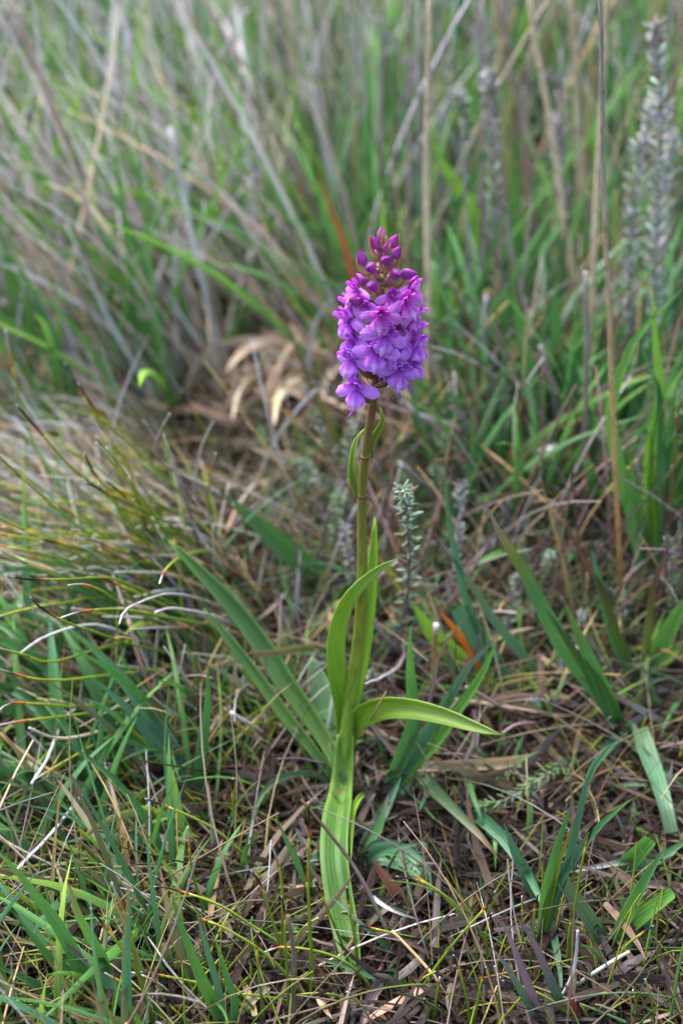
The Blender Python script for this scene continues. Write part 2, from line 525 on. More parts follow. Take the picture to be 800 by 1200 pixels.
# long basal leaves reaching up to the left
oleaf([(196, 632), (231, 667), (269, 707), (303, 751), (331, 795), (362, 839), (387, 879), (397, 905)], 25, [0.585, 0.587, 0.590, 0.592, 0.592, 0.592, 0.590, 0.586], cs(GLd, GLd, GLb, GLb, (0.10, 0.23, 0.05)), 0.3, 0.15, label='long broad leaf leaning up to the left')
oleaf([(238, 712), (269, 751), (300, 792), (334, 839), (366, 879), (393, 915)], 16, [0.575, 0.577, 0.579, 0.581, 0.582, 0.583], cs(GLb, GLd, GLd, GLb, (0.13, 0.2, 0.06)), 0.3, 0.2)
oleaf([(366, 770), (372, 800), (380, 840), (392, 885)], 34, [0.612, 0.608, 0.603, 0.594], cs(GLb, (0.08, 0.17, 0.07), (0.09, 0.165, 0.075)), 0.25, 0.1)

# ---------------------------------------------------------------- flowers
def frame(X, Z):
    X = Vector(X).normalized(); Z = Vector(Z); Z = (Z - X * Z.dot(X)).normalized()
    return X, Z.cross(X), Z

def surf(length, width, bend, cup, wf, X, Z, org=(0, 0, 0), nu=5, nv=7, lobes=None, ruffle=0.0):
    X, Y, Z = frame(X, Z)
    org = Vector(org)
    V, F, UVs = [], [], []
    p = Vector((0, 0, 0)); a = 0.0
    ph = random.uniform(0, 6)
    for j in range(nv):
        v = j / (nv - 1)
        if j:
            a = bend * (j - 0.5) / (nv - 1)
            p = p + (X * math.cos(a) + Z * math.sin(a)) * (length / (nv - 1))
        an = bend * v
        n_ = Z * math.cos(an) - X * math.sin(an)
        d_ = X * math.cos(an) + Z * math.sin(an)
        hw = width * 0.5 * wf(v)
        for i in range(nu):
            u = i / (nu - 1) * 2 - 1
            q = p + Y * (u * hw) + n_ * (cup * width * 0.5 * u * u)
            if lobes and v > 0.5: q += d_ * (lobes(u) * length * (v - 0.5) * 2)
            if lobes: q += n_ * (0.05 * width * math.cos(u * 3 * math.pi) * min(1, v * 1.6))
            if ruffle: q += n_ * (ruffle * width * math.sin(u * 5 + v * 7 + ph) * v)
            V.append(org + q); UVs.append((i / (nu - 1), v))
    for j in range(nv - 1):
        for i in range(nu - 1):
            b = j * nu + i
            F.append((b, b + 1, b + nu + 1, b + nu))
    return V, F, UVs

WF_OV = lambda v: (math.sin(math.pi * min(1, 0.12 + v * 0.80)) ** 0.65) + 0.02
WF_SEP = lambda v: 0.42 + 0.58 * math.sin(math.pi * min(1, 0.1 + v * 0.62)) if v < 0.8 else max(0.30, (0.42 + 0.58 * math.sin(math.pi * (0.1 + 0.496))) * (1 - ((v - 0.8) / 0.2) ** 2) ** 0.45)
WF_LIP = lambda v: 0.42 + 0.58 * math.sin(min(1, v / 0.62) * math.pi / 2) if v < 0.7 else 1.0 - 0.36 * ((v - 0.7) / 0.3) ** 2
LOBE = lambda u: 0.045 * math.cos(u * 3 * math.pi) - 0.16 * u * u
def cmix(a, b, f): return tuple(x + (y - x) * f for x, y in zip(a, b))

def piece(name, geo, colf, parent, R3, s, pos, mat):
    V, F, UVs = geo
    Vw = [pos + (R3 @ Vector(v)) * s for v in V]
    rnd = random.random()
    return mesh_obj(name, Vw, F, [colf(u, v) for u, v in UVs], [(u, v * 0.008, rnd) for u, v in UVs], mat, parent, origin=pos)

def orient(az, tilt, roll):
    """local y = outward (az 0 faces the viewer), z = up"""
    return Matrix.Rotation(az, 3, 'Z') @ Matrix.Rotation(math.pi, 3, 'Z') @ Matrix.Rotation(tilt, 3, 'X') @ Matrix.Rotation(roll, 3, 'Y')

def tint(py):
    """lower flowers paler and bluer, upper ones deeper"""
    f = min(1, max(0, (py - 330) / 120))
    return cmix((0.56, 0.07, 0.66), (0.50, 0.14, 0.87), f)

def make_floret(px, py, az, r=0.0125, s=1.0, tilt=0.0, roll=0.0, world=None, open_=1.0, pink=0.0):
    az_r = R(az); s *= 0.82; r *= 0.9
    if world is None: px = axis_px(py) + (px - axis_px(py)) * 0.93
    if world is None:
        ry = ray(px, py); y = -r * math.cos(az_r)
        pos = CAM + ry * ((y - CAM.y) / ry.y)
    else: pos = world
    # stand on the spike: the twisted ovary from the stem out to the flower
    base = axis_at(min(470, py + 22 + random.uniform(-3, 3)))
    mid = base.lerp(pos, 0.55) + Vector((0, 0, -0.001))
    out = Vector((math.sin(az_r), -math.cos(az_r), 0))
    back = pos - out * 0.0012
    Cc = spline([base, mid, back], 7)
    V, F, K, ST = tube_geo(Cc, lambda t: 0.0008 + 0.0005 * math.sin(t * math.pi), [(0, (0.22, 0.16, 0.05)), (0.5, (0.3, 0.13, 0.2)), (1, (0.42, 0.16, 0.45))], 6)
    fl = mesh_obj('floret', V, F, K, ST, M['petal'], orchid, origin=base)
    tn = tint(py); tn = cmix(tn, (0.52, 0.05, 0.42), pink)
    tn = tuple(c * random.uniform(0.92, 1.08) for c in tn)
    deep = cmix(tn, (0.34, 0.012, 0.36), 0.8)
    pale = cmix(tn, (0.78, 0.54, 0.97), 0.7)
    R3 = orient(az_r, R(tilt + random.uniform(-6, 6)), R(roll + random.uniform(-5, 5)))
    j = lambda a: random.uniform(-a, a)
    o = open_
    for sx in (-1, 1):                                   # spreading side sepals
        g_ = surf(0.0086 + j(.0006), 0.0046, -0.5 + j(.2), -0.34, WF_SEP, (sx * (0.95 * o + 0.1), 0.35 - 0.15 * o + j(.12), -0.22 + j(.14)), (0, 1, 0.35), (sx * 0.0008, 0, 0.0003))
        piece('sepal', g_, lambda u, v: cmix(tn, pale, 0.35 * v + 0.5 * abs(u - 0.5)), fl, R3, s, pos, M['petal'])
    g_ = surf(0.0070, 0.0050, 1.0, 0.34, WF_OV, (0, 0.25 + j(.1), 0.95), (0, 0.85, -0.45), (0, -0.0004, 0.0008))
    piece('hood_sepal', g_, lambda u, v: cmix(tn, deep, 0.25 * (1 - v)), fl, R3, s, pos, M['petal'])
    for sx in (-1, 1):                                   # the two petals that close the hood
        g_ = surf(0.0066, 0.0048, 1.0, 0.32, WF_OV, (sx * 0.5, 0.32 + j(.1), 0.72), (-sx * 0.25, 0.8, -0.5), (sx * 0.0004, 0.0003, 0.0004))
        piece('petal', g_, lambda u, v: cmix(tn, deep, 0.35 * (1 - v)), fl, R3, s, pos, M['petal'])
    g_ = surf(0.0080 + j(.0006), 0.0088 + j(.0008), -1.15 + j(.25), -0.42, WF_LIP, (0, 0.85 + j(.1), -0.50), (0, 0.55, 0.85), (0, 0.0008, -0.0002), 13, 10, LOBE, 0.02)
    def lipc(u, v):
        c = cmix(deep, tn, min(1, v * 1.9))
        c = cmix(c, pale, max(0, v - 0.25) * 1.1 * (0.5 + 0.5 * math.cos((u * 2 - 1) * 3 * math.pi)))  # pale highlights painted along the raised pleats
        c = cmix(c, (0.80, 0.58, 0.96), 0.45 * math.exp(-((v - 0.72) / 0.13) ** 2 - ((abs(u - 0.5) - 0.02) / 0.16) ** 2))  # bright highlight painted into the colour at the lip's centre
        c = cmix(c, deep, 0.55 * math.exp(-((v - 0.45) / 0.14) ** 2 - ((abs(u - 0.5) - 0.17) / 0.06) ** 2))
        return cmix(c, deep, 0.6 * max(0, 1 - v * 1.25) * max(0, -math.cos((u * 2 - 1) * 3 * math.pi)))
    piece('lip', g_, lipc, fl, R3, s, pos, M['petal'])
    # column in the mouth
    col = [pos + (R3 @ Vector(q)) * s for q in ((0, -0.0004, 0.0002), (0, 0.0012, 0.0010), (0, 0.0026, 0.0014))]
    V, F, K, ST = tube_geo(spline(col, 4), lambda t: s * 0.0007 * (1 - 0.5 * t), [(0, deep), (1, pale)], 6)
    mesh_obj('column', V, F, K, ST, M['petal'], fl, origin=pos)
    # long thin curved spur behind
    k = random.choice((-1, 1))
    spur = [pos + (R3 @ Vector(q)) * s for q in ((0, -0.0003, -0.0008), (k * 0.0008, -0.0022, -0.0045), (k * 0.0022, -0.0022, -0.0090), (k * 0.0040, -0.0002, -0.0125))]
    V, F, K, ST = tube_geo(spline(spur, 8), lambda t: s * (0.00062 - 0.00025 * t), [(0, tn), (1, cmix(deep, tn, 0.4))], 6)
    mesh_obj('spur', V, F, K, ST, M['petal'], fl, origin=pos)
    # narrow bract under the ovary
    b = [base, base.lerp(pos, 0.5) + Vector((0, 0, -0.0022)), base.lerp(pos, 0.85) + Vector((0, 0, -0.0006)), pos + out * 0.0 + Vector((j(.002), 0, 0.0035))]
    tb = random.random()
    blade('bract', b, 0.0024, cs((0.20, 0.20, 0.05), (0.26, 0.22, 0.06), cmix((0.36, 0.22, 0.08), (0.3, 0.1, 0.14), tb)), M['orchid_leaf'], fl, 0.4, j(.8), 'bract', 8)
    return fl

FLORETS = [
    (416, 455, -22, 0.0150, 1.10, 5, 6, 0), (470, 433, 16, 0.0145, 1.08, -6, -14, 0), (488, 426, 72, 0.0150, 1.0, 0, 8, 0),
    (410, 419, -42, 0.0150, 1.05, 0, 0, 0), (440, 411, -8, 0.0155, 1.08, 0, 4, 0), (452, 393, 8, 0.0165, 1.08, 4, -14, 0),
    (489, 404, 52, 0.0150, 1.02, 0, 6, 0), (488, 388, 68, 0.0145, 0.98, 0, -6, 0), (446, 369, -2, 0.0165, 1.02, 0, 0, 0.5),
    (405, 375, -60, 0.0150, 1.02, 0, 10, 0), (411, 396, -52, 0.0140, 1.02, 0, -8, 0), (477, 354, 30, 0.0150, 1.05, 4, 16, 0.35),
    (487, 368, 60, 0.0140, 1.0, 0, 0, 0), (409, 358, -66, 0.0135, 0.95, 6, 6, 0.1), (416, 340, -52, 0.0120, 0.86, 14, 0, 0.3),
    (459, 348, 14, 0.0105, 0.78, 14, 0, 0.3), (483, 337, 55, 0.0120, 0.92, 14, 10, 0.1),
    (428, 357, -32, 0.0120, 0.92, 6, 0, 0.1), (462, 414, 28, 0.0125, 0.95, 0, -12, 0),
]
for f in FLORETS:
    make_floret(f[0], f[1], f[2], f[3], f[4], f[5], f[6], pink=f[7])
for i in range(14):                                      # flowers on the far side of the spike
    py = 352 + i * 6.6
    az = 115 + (i * 137.5) % 130
    a = axis_at(py)
    rr = 0.0085 + 0.0040 * min(1, (py - 345) / 40)
    make_floret(0, py, az, s=0.95, world=a + Vector((math.sin(R(az)) * rr, -math.cos(R(az)) * rr, 0)))

def make_bud(px, py, az, r, ln, wd, colr, tilt=60, br=1.0):
    az_r = R(az); wd *= 0.88
    ry = ray(px, py); pos = CAM + ry * ((-r * math.cos(az_r) - CAM.y) / ry.y)
    base = axis_at(py + 13)
    out = Vector((math.sin(az_r), -math.cos(az_r), 0))
    d = (out * math.cos(R(tilt)) + Vector((0, 0, 1)) * math.sin(R(tilt))).normalized()
    foot = pos - d * ln * 0.45
    V, F, K, ST = tube_geo(spline([base, base.lerp(foot, 0.6) + Vector((0, 0, -0.0012)), foot], 6), lambda t: 0.0007, [(0, (0.3, 0.2, 0.08)), (0.6, (0.55, 0.28, 0.45)), (1, (0.45, 0.12, 0.4))], 6)
    b = mesh_obj('bud', V, F, K, ST, M['petal'], orchid, origin=base)
    # three closed sepals
    X, Y, Z = frame(d, Vector((0.2, 0.9, 0.3)))
    for k in range(3):
        V, F, K, ST = [], [], [], []
        rnd = random.random()
        nv, nu = 7, 5
        for j in range(nv):
            v = j / (nv - 1)
            rad = wd * 0.5 * (math.sin(math.pi * (0.05 + 0.95 * v ** 0.72)) ** 0.9 + 0.03)
            for i in range(nu):
                u = i / (nu - 1)
                a = (k + u) * 2 * math.pi / 3
                rr = rad * (1 + 0.24 * math.sin(math.pi * u) - 0.14)
                V.append(foot + X * (ln * v) + (Y * math.cos(a) + Z * math.sin(a)) * rr)
                K.append(cmix(cmix(colr, (0.62, 0.25, 0.60), 0.35 * (1 - v)), tuple(c * 0.7 for c in colr), v * abs(u - .5) * 2)); ST.append((u, v * 0.006, rnd))
        for j in range(nv - 1):
            for i in range(nu - 1):
                q = j * nu + i; F.append((q, q + 1, q + nu + 1, q + nu))
        mesh_obj('sepal', V, F, K, ST, M['petal'], b, origin=foot)
    tipb = pos + Vector((0, 0, 0.0035)) * br + out * 0.0022
    blade('bract', [base, base.lerp(foot, 0.7) + Vector((0, 0, -0.003)) + out * 0.001, foot + out * 0.0020 + Vector((0, 0, -0.0008)), tipb], 0.0024, cs((0.20, 0.17, 0.06), (0.33, 0.19, 0.09), (0.36, 0.17, 0.11), (0.50, 0.28, 0.10)), M['orchid_leaf'], b, 0.5, random.uniform(-.7, .7), 'bract', 8)
DPU = (0.30, 0.016, 0.34); DPU2 = (0.42, 0.03, 0.36)
for a in [(424, 303, -70, .0090, .0056, .0040, DPU, 75, .2), (434, 314, -30, .0095, .0046, .0040, DPU, 20, .6), (452, 305, 5, .0080, .0044, .0036, DPU, 40, .6),
          (465, 296, 45, .0080, .0052, .0038, DPU, 55, .5), (464, 321, 25, .0100, .0046, .0040, DPU, 10, .8), (478, 321, 70, .0110, .0062, .0040, DPU, 10, .4),
          (436, 335, -20, .0110, .0050, .0044, DPU, 15, .6), (416, 351, -45, .0130, .0056, .0048, DPU2, 20, .4), (447, 274, 10, .0010, .0052, .0032, (0.52, 0.12, 0.42), 85, .7),
          (439, 285, -60, .0030, .0058, .0036, DPU2, 60, 1.0), (461, 283, 60, .0034, .0058, .0036, DPU2, 60, 1.0), (453, 290, 30, .0045, .0042, .0030, DPU2, 60, .8),
          (441, 298, 190, .0060, .0050, .0036, DPU, 60, .5), (456, 308, 160, .0080, .0050, .0038, DPU, 50, .5), (446, 325, 200, .0100, .0050, .0040, DPU, 40, .5),
          (424, 327, -110, .0100, .0050, .0040, DPU, 40, .5)]:
    make_bud(*a)
# ================================================================== NAMED PLANTS AROUND IT
def g_blade(pts, wpx, cols, parent=None, name='grass_shoot', dt=None, mat='blade', fold=0.3, twist=None, prof='grass', lift=0.0015, n=11, across=3, wave=0.06):
    P = path(pts, dt, lift)
    tw = random.uniform(-0.5, 0.5) if twist is None else twist
    return blade(name, P, 1.15 * px2m(wpx, mid_depth(P)) / max(0.5, math.cos(tw)), jits(cols), M[mat], parent, fold, tw, prof, n, across, wave)

def single(label, cat, pts, wpx, cols, name='grass_shoot', group=None, **kw):
    return tag(g_blade(pts, wpx, cols, None, name, **kw), label, cat, group)

def stalk(label, cat, pts, wpx, cols, name='dry_stalk', group=None, dt=None, mat='straw', prof='stalk', n=16, parent=None, wob=0.0004, lift=0.0012):
    P = path(pts, dt, lift)
    o = tube(name, P, px2m(wpx, mid_depth(P)), jits(cols), M[mat], parent, prof, n, 6, wob)
    if parent is None: tag(o, label, cat, group)
    return o

TIPS = {'k': [(0, (0.45, 0.22, 0.02)), (0.14, (.45, .14, .02)), (0.26, (0.15, 0.03, 0.01)), (0.34, BLK), (0.92, BLK), (1, (0.3, 0.28, 0.27))],
        'w': [(0, (0.40, 0.25, 0.02)), (0.2, ORG), (0.38, (0.12, 0.03, 0.02)), (0.6, (0.35, 0.3, 0.3)), (1, WHITE)],
        'g': [(0, (0.40, 0.25, 0.02)), (0.2, ORG), (0.4, PINK), (1, GREY)],
        'p': [(0, YG), (0.6, (0.3, 0.3, 0.06)), (1, (0.5, 0.48, 0.4))]}
def sedge(pts, tip='k', w=4.2, dt=None, parent=None, name='sedge_shoot', tl=0.13, label=None, group=None, base=None, lift=0.001):
    P = path(pts, dt, lift)
    C = spline(P, 18)
    d = mid_depth(P)
    k = 3
    b = base or random.choice([(0.13, 0.21, 0.02), (0.17, 0.25, 0.02), (0.12, 0.22, 0.025)])
    e_ = (0.20, 0.27, 0.02)
    wm = px2m(w, d)
    V, F, K, ST = tube_geo(C[:19 - k], lambda t: wm * 0.5 * (1 - 0.35 * t), jits([(0, b), (0.55, b), (0.85, e_), (1, (0.34, 0.28, 0.02))]), 6)
    o = mesh_obj(name, V, F, K, ST, M['sedge'], parent)
    V, F, K, ST = tube_geo(spline(C[18 - k:], 8), lambda t: wm * 0.42 * (1 - 0.5 * t), TIPS[tip], 6)
    mesh_obj('withered_tip', V, F, K, ST, M['sedge'], o)
    if parent is None:
        tag(o, label(pts, tip) if callable(label) else label, 'sedge', group)
    return o
TIPW = {'k': 'a black tip', 'w': 'a whitened tip', 'g': 'a dry greyish tip', 'p': 'an unwithered pale tip'}
def sedge_label(pts, tip):
    x, y = pts[-1]; x0, y0 = pts[0]
    pose = 'leaning left' if x0 < x - 45 else ('leaning right' if x0 > x + 30 else 'upright')
    if x < 260: pl = 'beside the broad foreground blades'
    elif x < 352: pl = 'near the stout brown-grey stem'
    elif x < 445: pl = 'in front of the drooping orchid leaf'
    elif x < 600: pl = 'by the purple folded blade'
    elif x < 700: pl = 'by the slender tuft'
    else: pl = 'near the clipped tuft'
    return f'{pose} thin green sedge with {TIPW[tip]} {pl}'

# ---------------------------------------------------------------- black-tipped sedge in front of the orchid
FG = 'black-tipped sedge stems in front of the orchid'
FL = 'thin yellow-green sedge stem with a withered tip growing in front of the orchid'
for pts, tip in [
    ([(106, 1064), (125, 1088), (150, 1122), (175, 1166), (205, 1215)], 'k'), ([(131, 1034), (147, 1075), (156, 1106), (161, 1131), (175, 1181), (182, 1215)], 'g'),
    ([(150, 1070), (156, 1112), (163, 1147), (181, 1197), (188, 1222)], 'g'), ([(164, 1139), (200, 1145), (233, 1153), (280, 1176), (310, 1205)], 'k'),
    ([(180, 1039), (203, 1042), (256, 1060), (294, 1084), (325, 1105), (365, 1150)], 'k'), ([(214, 1064), (231, 1075), (262, 1087), (303, 1112), (330, 1136), (360, 1172)], 'k'),
    ([(183, 1027), (206, 1050), (237, 1075), (270, 1105)], 'k'), ([(170, 936), (200, 947), (247, 969), (284, 1000), (300, 1020)], 'k'),
    ([(123, 1140), (150, 1156), (166, 1168), (185, 1200), (190, 1215)], 'g'), ([(192, 1172), (219, 1198), (235, 1220)], 'k'), ([(62, 1184), (81, 1177), (125, 1172), (159, 1164), (190, 1180)], 'k'),
    ([(361, 940), (362, 975), (361, 1031), (362, 1075), (364, 1119), (361, 1165)], 'k'), ([(350, 1001), (358, 1025), (362, 1056), (364, 1095), (366, 1140), (362, 1180)], 'k'),
    ([(317, 989), (323, 1003), (330, 1034), (331, 1075), (330, 1140)], 'g'), ([(294, 1020), (308, 1041), (316, 1069), (327, 1106), (332, 1150)], 'k'),
    ([(330, 1050), (334, 1075), (334, 1100), (337, 1150), (338, 1200)], 'k'), ([(309, 1116), (331, 1110), (369, 1114), (400, 1125), (425, 1145), (440, 1170)], 'w'),
    ([(373, 1075), (356, 1087), (345, 1109), (340, 1140)], 'p'), ([(302, 1091), (302, 1125), (306, 1165), (310, 1210)], 'k'), ([(273, 912), (273, 947), (278, 978), (288, 1008)], 'k'),
    ([(220, 969), (225, 1019), (237, 1062), (245, 1100)], 'g'), ([(369, 1031), (384, 1066), (400, 1105), (412, 1140)], 'k'), ([(406, 1039), (409, 1062), (416, 1103), (420, 1150)], 'k'),
    ([(269, 1150), (294, 1178), (310, 1205)], 'g'), ([(328, 1169), (372, 1164), (405, 1170), (430, 1188)], 'w'), ([(580, 1044), (566, 1066), (541, 1094), (512, 1131), (490, 1165)], 'k'),
    ([(464, 1027), (494, 1033), (525, 1053), (547, 1078), (575, 1110)], 'k'), ([(576, 1070), (569, 1094), (570, 1112), (572, 1130)], 'k'), ([(630, 1047), (625, 1075), (625, 1120), (626, 1140)], 'k'),
    ([(531, 1119), (537, 1137), (547, 1172), (551, 1210)], 'k'), ([(569, 1133), (562, 1159), (552, 1210)], 'k'), ([(588, 1149), (619, 1159), (650, 1175), (690, 1203)], 'k'),
    ([(419, 1084), (462, 1094), (500, 1104), (530, 1120)], 'k'), ([(698, 960), (685, 995), (675, 1050), (668, 1107), (665, 1140)], 'k'), ([(672, 1067), (666, 1095), (664, 1140)], 'k'),
    ([(765, 1085), (750, 1095), (730, 1112), (712, 1150)], 'k'), ([(755, 1147), (762, 1170), (768, 1210)], 'g'), ([(674, 1172), (685, 1186), (696, 1208)], 'k'),
    ([(406, 1162), (424, 1180), (438, 1205)], 'w'), ([(502, 1081), (492, 1098), (484, 1112)], 'k'), ([(510, 1138), (492, 1150), (487, 1170)], 'p'), ([(515, 1145), (510, 1175), (506, 1205)], 'w'),
    ([(497, 1170), (501, 1190), (503, 1215)], 'k'), ([(417, 1097), (408, 1112), (409, 1128)], 'k'), ([(741, 1160), (745, 1180), (744, 1205)], 'p'), ([(579, 1132), (584, 1160), (584, 1210)], 'g'),
    ([(611, 1050), (612, 1090), (614, 1130)], 'p'), ([(648, 1010), (641, 1000), (625, 993)], 'p')]:
    sedge(pts, tip, label=sedge_label, group=FG)

FL2 = 'thin yellow-green sedge stem lying almost flat across the grass left of the orchid'
for pts, tip in [([(-10, 1068), (47, 1092), (87, 1103), (125, 1109), (160, 1120)], 'p'), ([(-10, 1088), (30, 1103), (62, 1112), (95, 1116), (130, 1130)], 'p'), ([(-10, 1133), (25, 1129), (59, 1123), (95, 1124)], 'p'),
                 ([(-10, 1023), (47, 1014), (94, 1011), (134, 1016), (170, 1028)], 'p'), ([(50, 1028), (78, 1030), (105, 1034), (130, 1046)], 'g'), ([(203, 1147), (234, 1152), (262, 1166), (300, 1190)], 'p'),
                 ([(-8, 948), (30, 928), (60, 905), (90, 890), (120, 880)], 'p'), ([(230, 1180), (275, 1166), (310, 1168), (370, 1180)], 'p')]:
    sedge(pts, tip, label=FL2, group='flat-lying sedge stems left of the orchid', lift=0.004)

# ---------------------------------------------------------------- tussock of sedge on the left
tus = empty('sedge_tussock', at(268, 720, gdepth(268, 720)))
tag(tus, 'large sedge tussock spilling thin yellow-green stems to the left of the orchid', 'tussock')
def ts(pts, tip='k', dt=0.51, w=4.2, **kw): sedge(pts, tip, w, dt, tus, 'stem', **kw)
for pts, tip, dt in [
    ([(14, 676), (37, 679), (81, 679), (125, 677), (156, 687), (190, 702), (250, 735)], 'k', .50), ([(80, 686), (97, 685), (119, 692), (141, 707), (175, 724), (230, 745)], 'g', .505),
    ([(36, 700), (47, 711), (75, 728), (109, 740), (162, 757), (240, 775)], 'k', .50), ([(72, 724), (91, 718), (119, 714), (150, 715), (187, 722), (250, 734), (285, 748)], 'w', .50),
    ([(187, 684), (194, 668), (212, 653), (244, 646), (270, 662)], 'w', .52), ([(-15, 780), (37, 795), (78, 797), (103, 794), (141, 790), (187, 784), (255, 778)], 'w', .51),
    ([(-6, 840), (3, 829), (15, 824), (47, 825), (94, 828), (134, 822), (169, 811), (225, 792)], 'w', .51), ([(-10, 757), (30, 768), (60, 776), (110, 762), (180, 745), (250, 748)], 'p', .52),
    ([(40, 914), (94, 882), (134, 860), (187, 829), (235, 800)], 'p', .53), ([(20, 475), (41, 499), (78, 542), (109, 567), (150, 600), (215, 650)], 'k', .56),
    ([(92, 449), (109, 477), (134, 505), (175, 542), (230, 600), (255, 650)], 'k', .60), ([(100, 531), (109, 552), (131, 580), (150, 611), (210, 670)], 'k', .57),
    ([(100, 565), (125, 577), (172, 599), (212, 624), (250, 665)], 'k', .56), ([(-8, 527), (37, 570), (81, 608), (106, 627), (190, 690)], 'p', .55),
    ([(6, 386), (17, 439), (22, 461), (34, 505), (50, 542), (100, 620)], 'g', .66), ([(212, 458), (231, 489), (247, 517), (275, 580)], 'k', .72), ([(76, 425), (90, 450), (120, 500), (160, 560), (220, 630)], 'k', .66),
    ([(-10, 725), (40, 712), (80, 706), (120, 700), (200, 715)], 'p', .55), ([(-10, 852), (20, 846), (60, 841), (110, 835), (170, 822), (230, 800)], 'g', .53),
    ([(333, 461), (350, 514), (353, 527), (362, 580), (364, 620)], 'g', .72), ([(253, 531), (245, 564), (245, 605), (250, 655)], 'g', .62), ([(273, 590), (285, 610), (290, 640), (292, 672)], 'p', .64),
    ([(-10, 600), (30, 622), (90, 650), (150, 675), (220, 700)], 'p', .56), ([(-10, 640), (50, 668), (110, 690), (170, 705), (240, 722)], 'p', .57)]:
    ts(pts, tip, dt, base=(0.16, 0.25, 0.025) if random.random() < .5 else None)
for i in range(80):                                     # the rest of its stems, fanning left and forward
    rx, ry = random.gauss(250, 38), random.gauss(690, 36)
    a = R(random.gauss(152, 19)); ln = random.uniform(120, 320)
    tx, ty = rx + math.cos(a) * ln, ry - math.sin(a) * ln * 0.75
    mx, my = rx + (tx - rx) * 0.55, ry + (ty - ry) * 0.55 - ln * random.uniform(0.0, 0.07)
    dd = gdepth(rx, ry)
    ts([(tx, ty + ln * random.uniform(-.03, .06)), (mx, my), (rx, ry)], random.choice('kpppgg'), dd - random.uniform(-0.04, .12), random.uniform(3.2, 4.6), tl=0.08, base=random.choice([(.10, .18, .03), (.13, .2, .03), (.08, .17, .03)]))
for i in range(110):                                     # dead straw of the tussock
    rx, ry = random.gauss(250, 40), random.gauss(690, 42)
    a = R(random.gauss(150, 32)); ln = random.uniform(70, 230)
    tx, ty = rx + math.cos(a) * ln, ry - math.sin(a) * ln * 0.75
    mx, my = rx + (tx - rx) * 0.5, ry + (ty - ry) * 0.5 - ln * random.uniform(-0.04, 0.12)
    stalk(None, None, [(tx, ty + ln * random.uniform(-.05, .15)), (mx, my), (rx, ry)], random.uniform(3.5, 6), cs(jit(DBR, .3), jit(random.choice([BRN, TAN, GREY, PUR])), jit(random.choice([GREY, WHITE, TAN, CREAM]))), 'dead_stem', dt=gdepth(rx, ry) - random.uniform(-.03, .1), parent=tus, n=10, prof='taper')
for pts, w, c, dt in [([(140, 731), (145, 717), (159, 709), (178, 700), (203, 696), (247, 706), (290, 728)], 3.8, cs(BRN, (.3, .27, .26), GREY, GREY), .505),
                      ([(181, 718), (200, 713), (250, 722), (290, 740)], 5, cs(BRN, GREY, GREY), .54), ([(25, 765), (56, 745), (103, 732), (137, 739), (160, 750), (220, 770)], 4.5, cs(BRN, GREY, GREY), .54),
                      ([(34, 853), (53, 862), (75, 865), (119, 857), (147, 843), (200, 815)], 5, cs(BRN, CREAM, CREAM), .53), ([(37, 918), (56, 889), (69, 857), (87, 832), (140, 815)], 5, cs(GREY, GREY, WHITE), .53),
                      ([(-10, 646), (20, 655), (47, 664), (81, 676), (150, 700)], 7, cs(TAN, CREAM, CREAM), .58), ([(199, 486), (186, 512), (184, 537), (215, 557), (260, 580), (296, 610), (345, 655)], 5.5, cs((.2, .22, .1), GREY, (.3, .25, .22), (.22, .17, .16)), .60)]:
    stalk(None, None, pts, w, c, 'dead_stem', dt=dt, parent=tus)

# ---------------------------------------------------------------- tufts of grass: each tuft one thing, each blade a part
def tuft(root, label, blades, group=None):
    o = empty('grass_tuft', at(root[0], root[1], gdepth(*root)))
    tag(o, label, 'grass tuft', group)
    for b in blades:
        pts, wpx, cols = b[:3]
        kw = b[3] if len(b) > 3 else {}
        g_blade(list(pts) + [root] if kw.pop('r', True) else pts, wpx, cols, o, 'blade', **kw)
    return o
tuft((733, 868), 'green grass tuft with brown-purple leaf tips beside the broken tan stalk foot', [
    ([(661, 704), (675, 740), (695, 785), (710, 820), (725, 855)], 19, cs(GR, GR, GR, OL)), ([(568, 588), (588, 630), (610, 662), (632, 705), (662, 760), (705, 815)], 22, cs(GR, GR, GR, GR, DG, OL, PUR)),
    ([(637, 712), (655, 735), (672, 762), (700, 805)], 13, cs(GR, GR2, GR2, OL, PUR)), ([(672, 788), (700, 805), (725, 817), (760, 837), (798, 857)], 7, cs(BRN, GREY, BRN, DBR), {'r': False, 'mat': 'dryblade', 'dt': .60}),
    ([(785, 976), (778, 945), (769, 915), (755, 877), (745, 848)], 19, cs(GG, GG, BG, GG), {'prof': 'cut', 'lift': .008}), ([(686, 925), (690, 908), (707, 882), (722, 866)], 10, cs(BG, BG, BG), {'dt': .56}),
    ([(812, 935), (790, 912), (765, 893), (748, 876)], 11, cs(GG, GG, BG), {'lift': .007})])
tuft((746, 806), 'green grass tuft behind the brown-tipped tuft, with a brown arching leaf', [
    ([(692, 640), (700, 680), (713, 725), (730, 770)], 16, cs(GR, GR, BG)), ([(653, 584), (668, 625), (690, 668), (705, 692), (722, 740)], 9, cs(GR, OL, DBR, DBR)),
    ([(797, 615), (780, 652), (767, 682), (760, 732), (754, 785)], 10, cs(GR, OL, DBR, PUR)), ([(812, 690), (790, 725), (772, 760)], 24, cs(GR, GR2, GR2)), ([(800, 753), (790, 765), (775, 778)], 15, cs(GR2, GR2, LG)),
    ([(670, 918), (672, 875), (682, 842), (700, 825), (725, 815)], 5, cs(BRN, BRN, (.3, .15, .07)), {'mat': 'dryblade', 'dt': .57})])
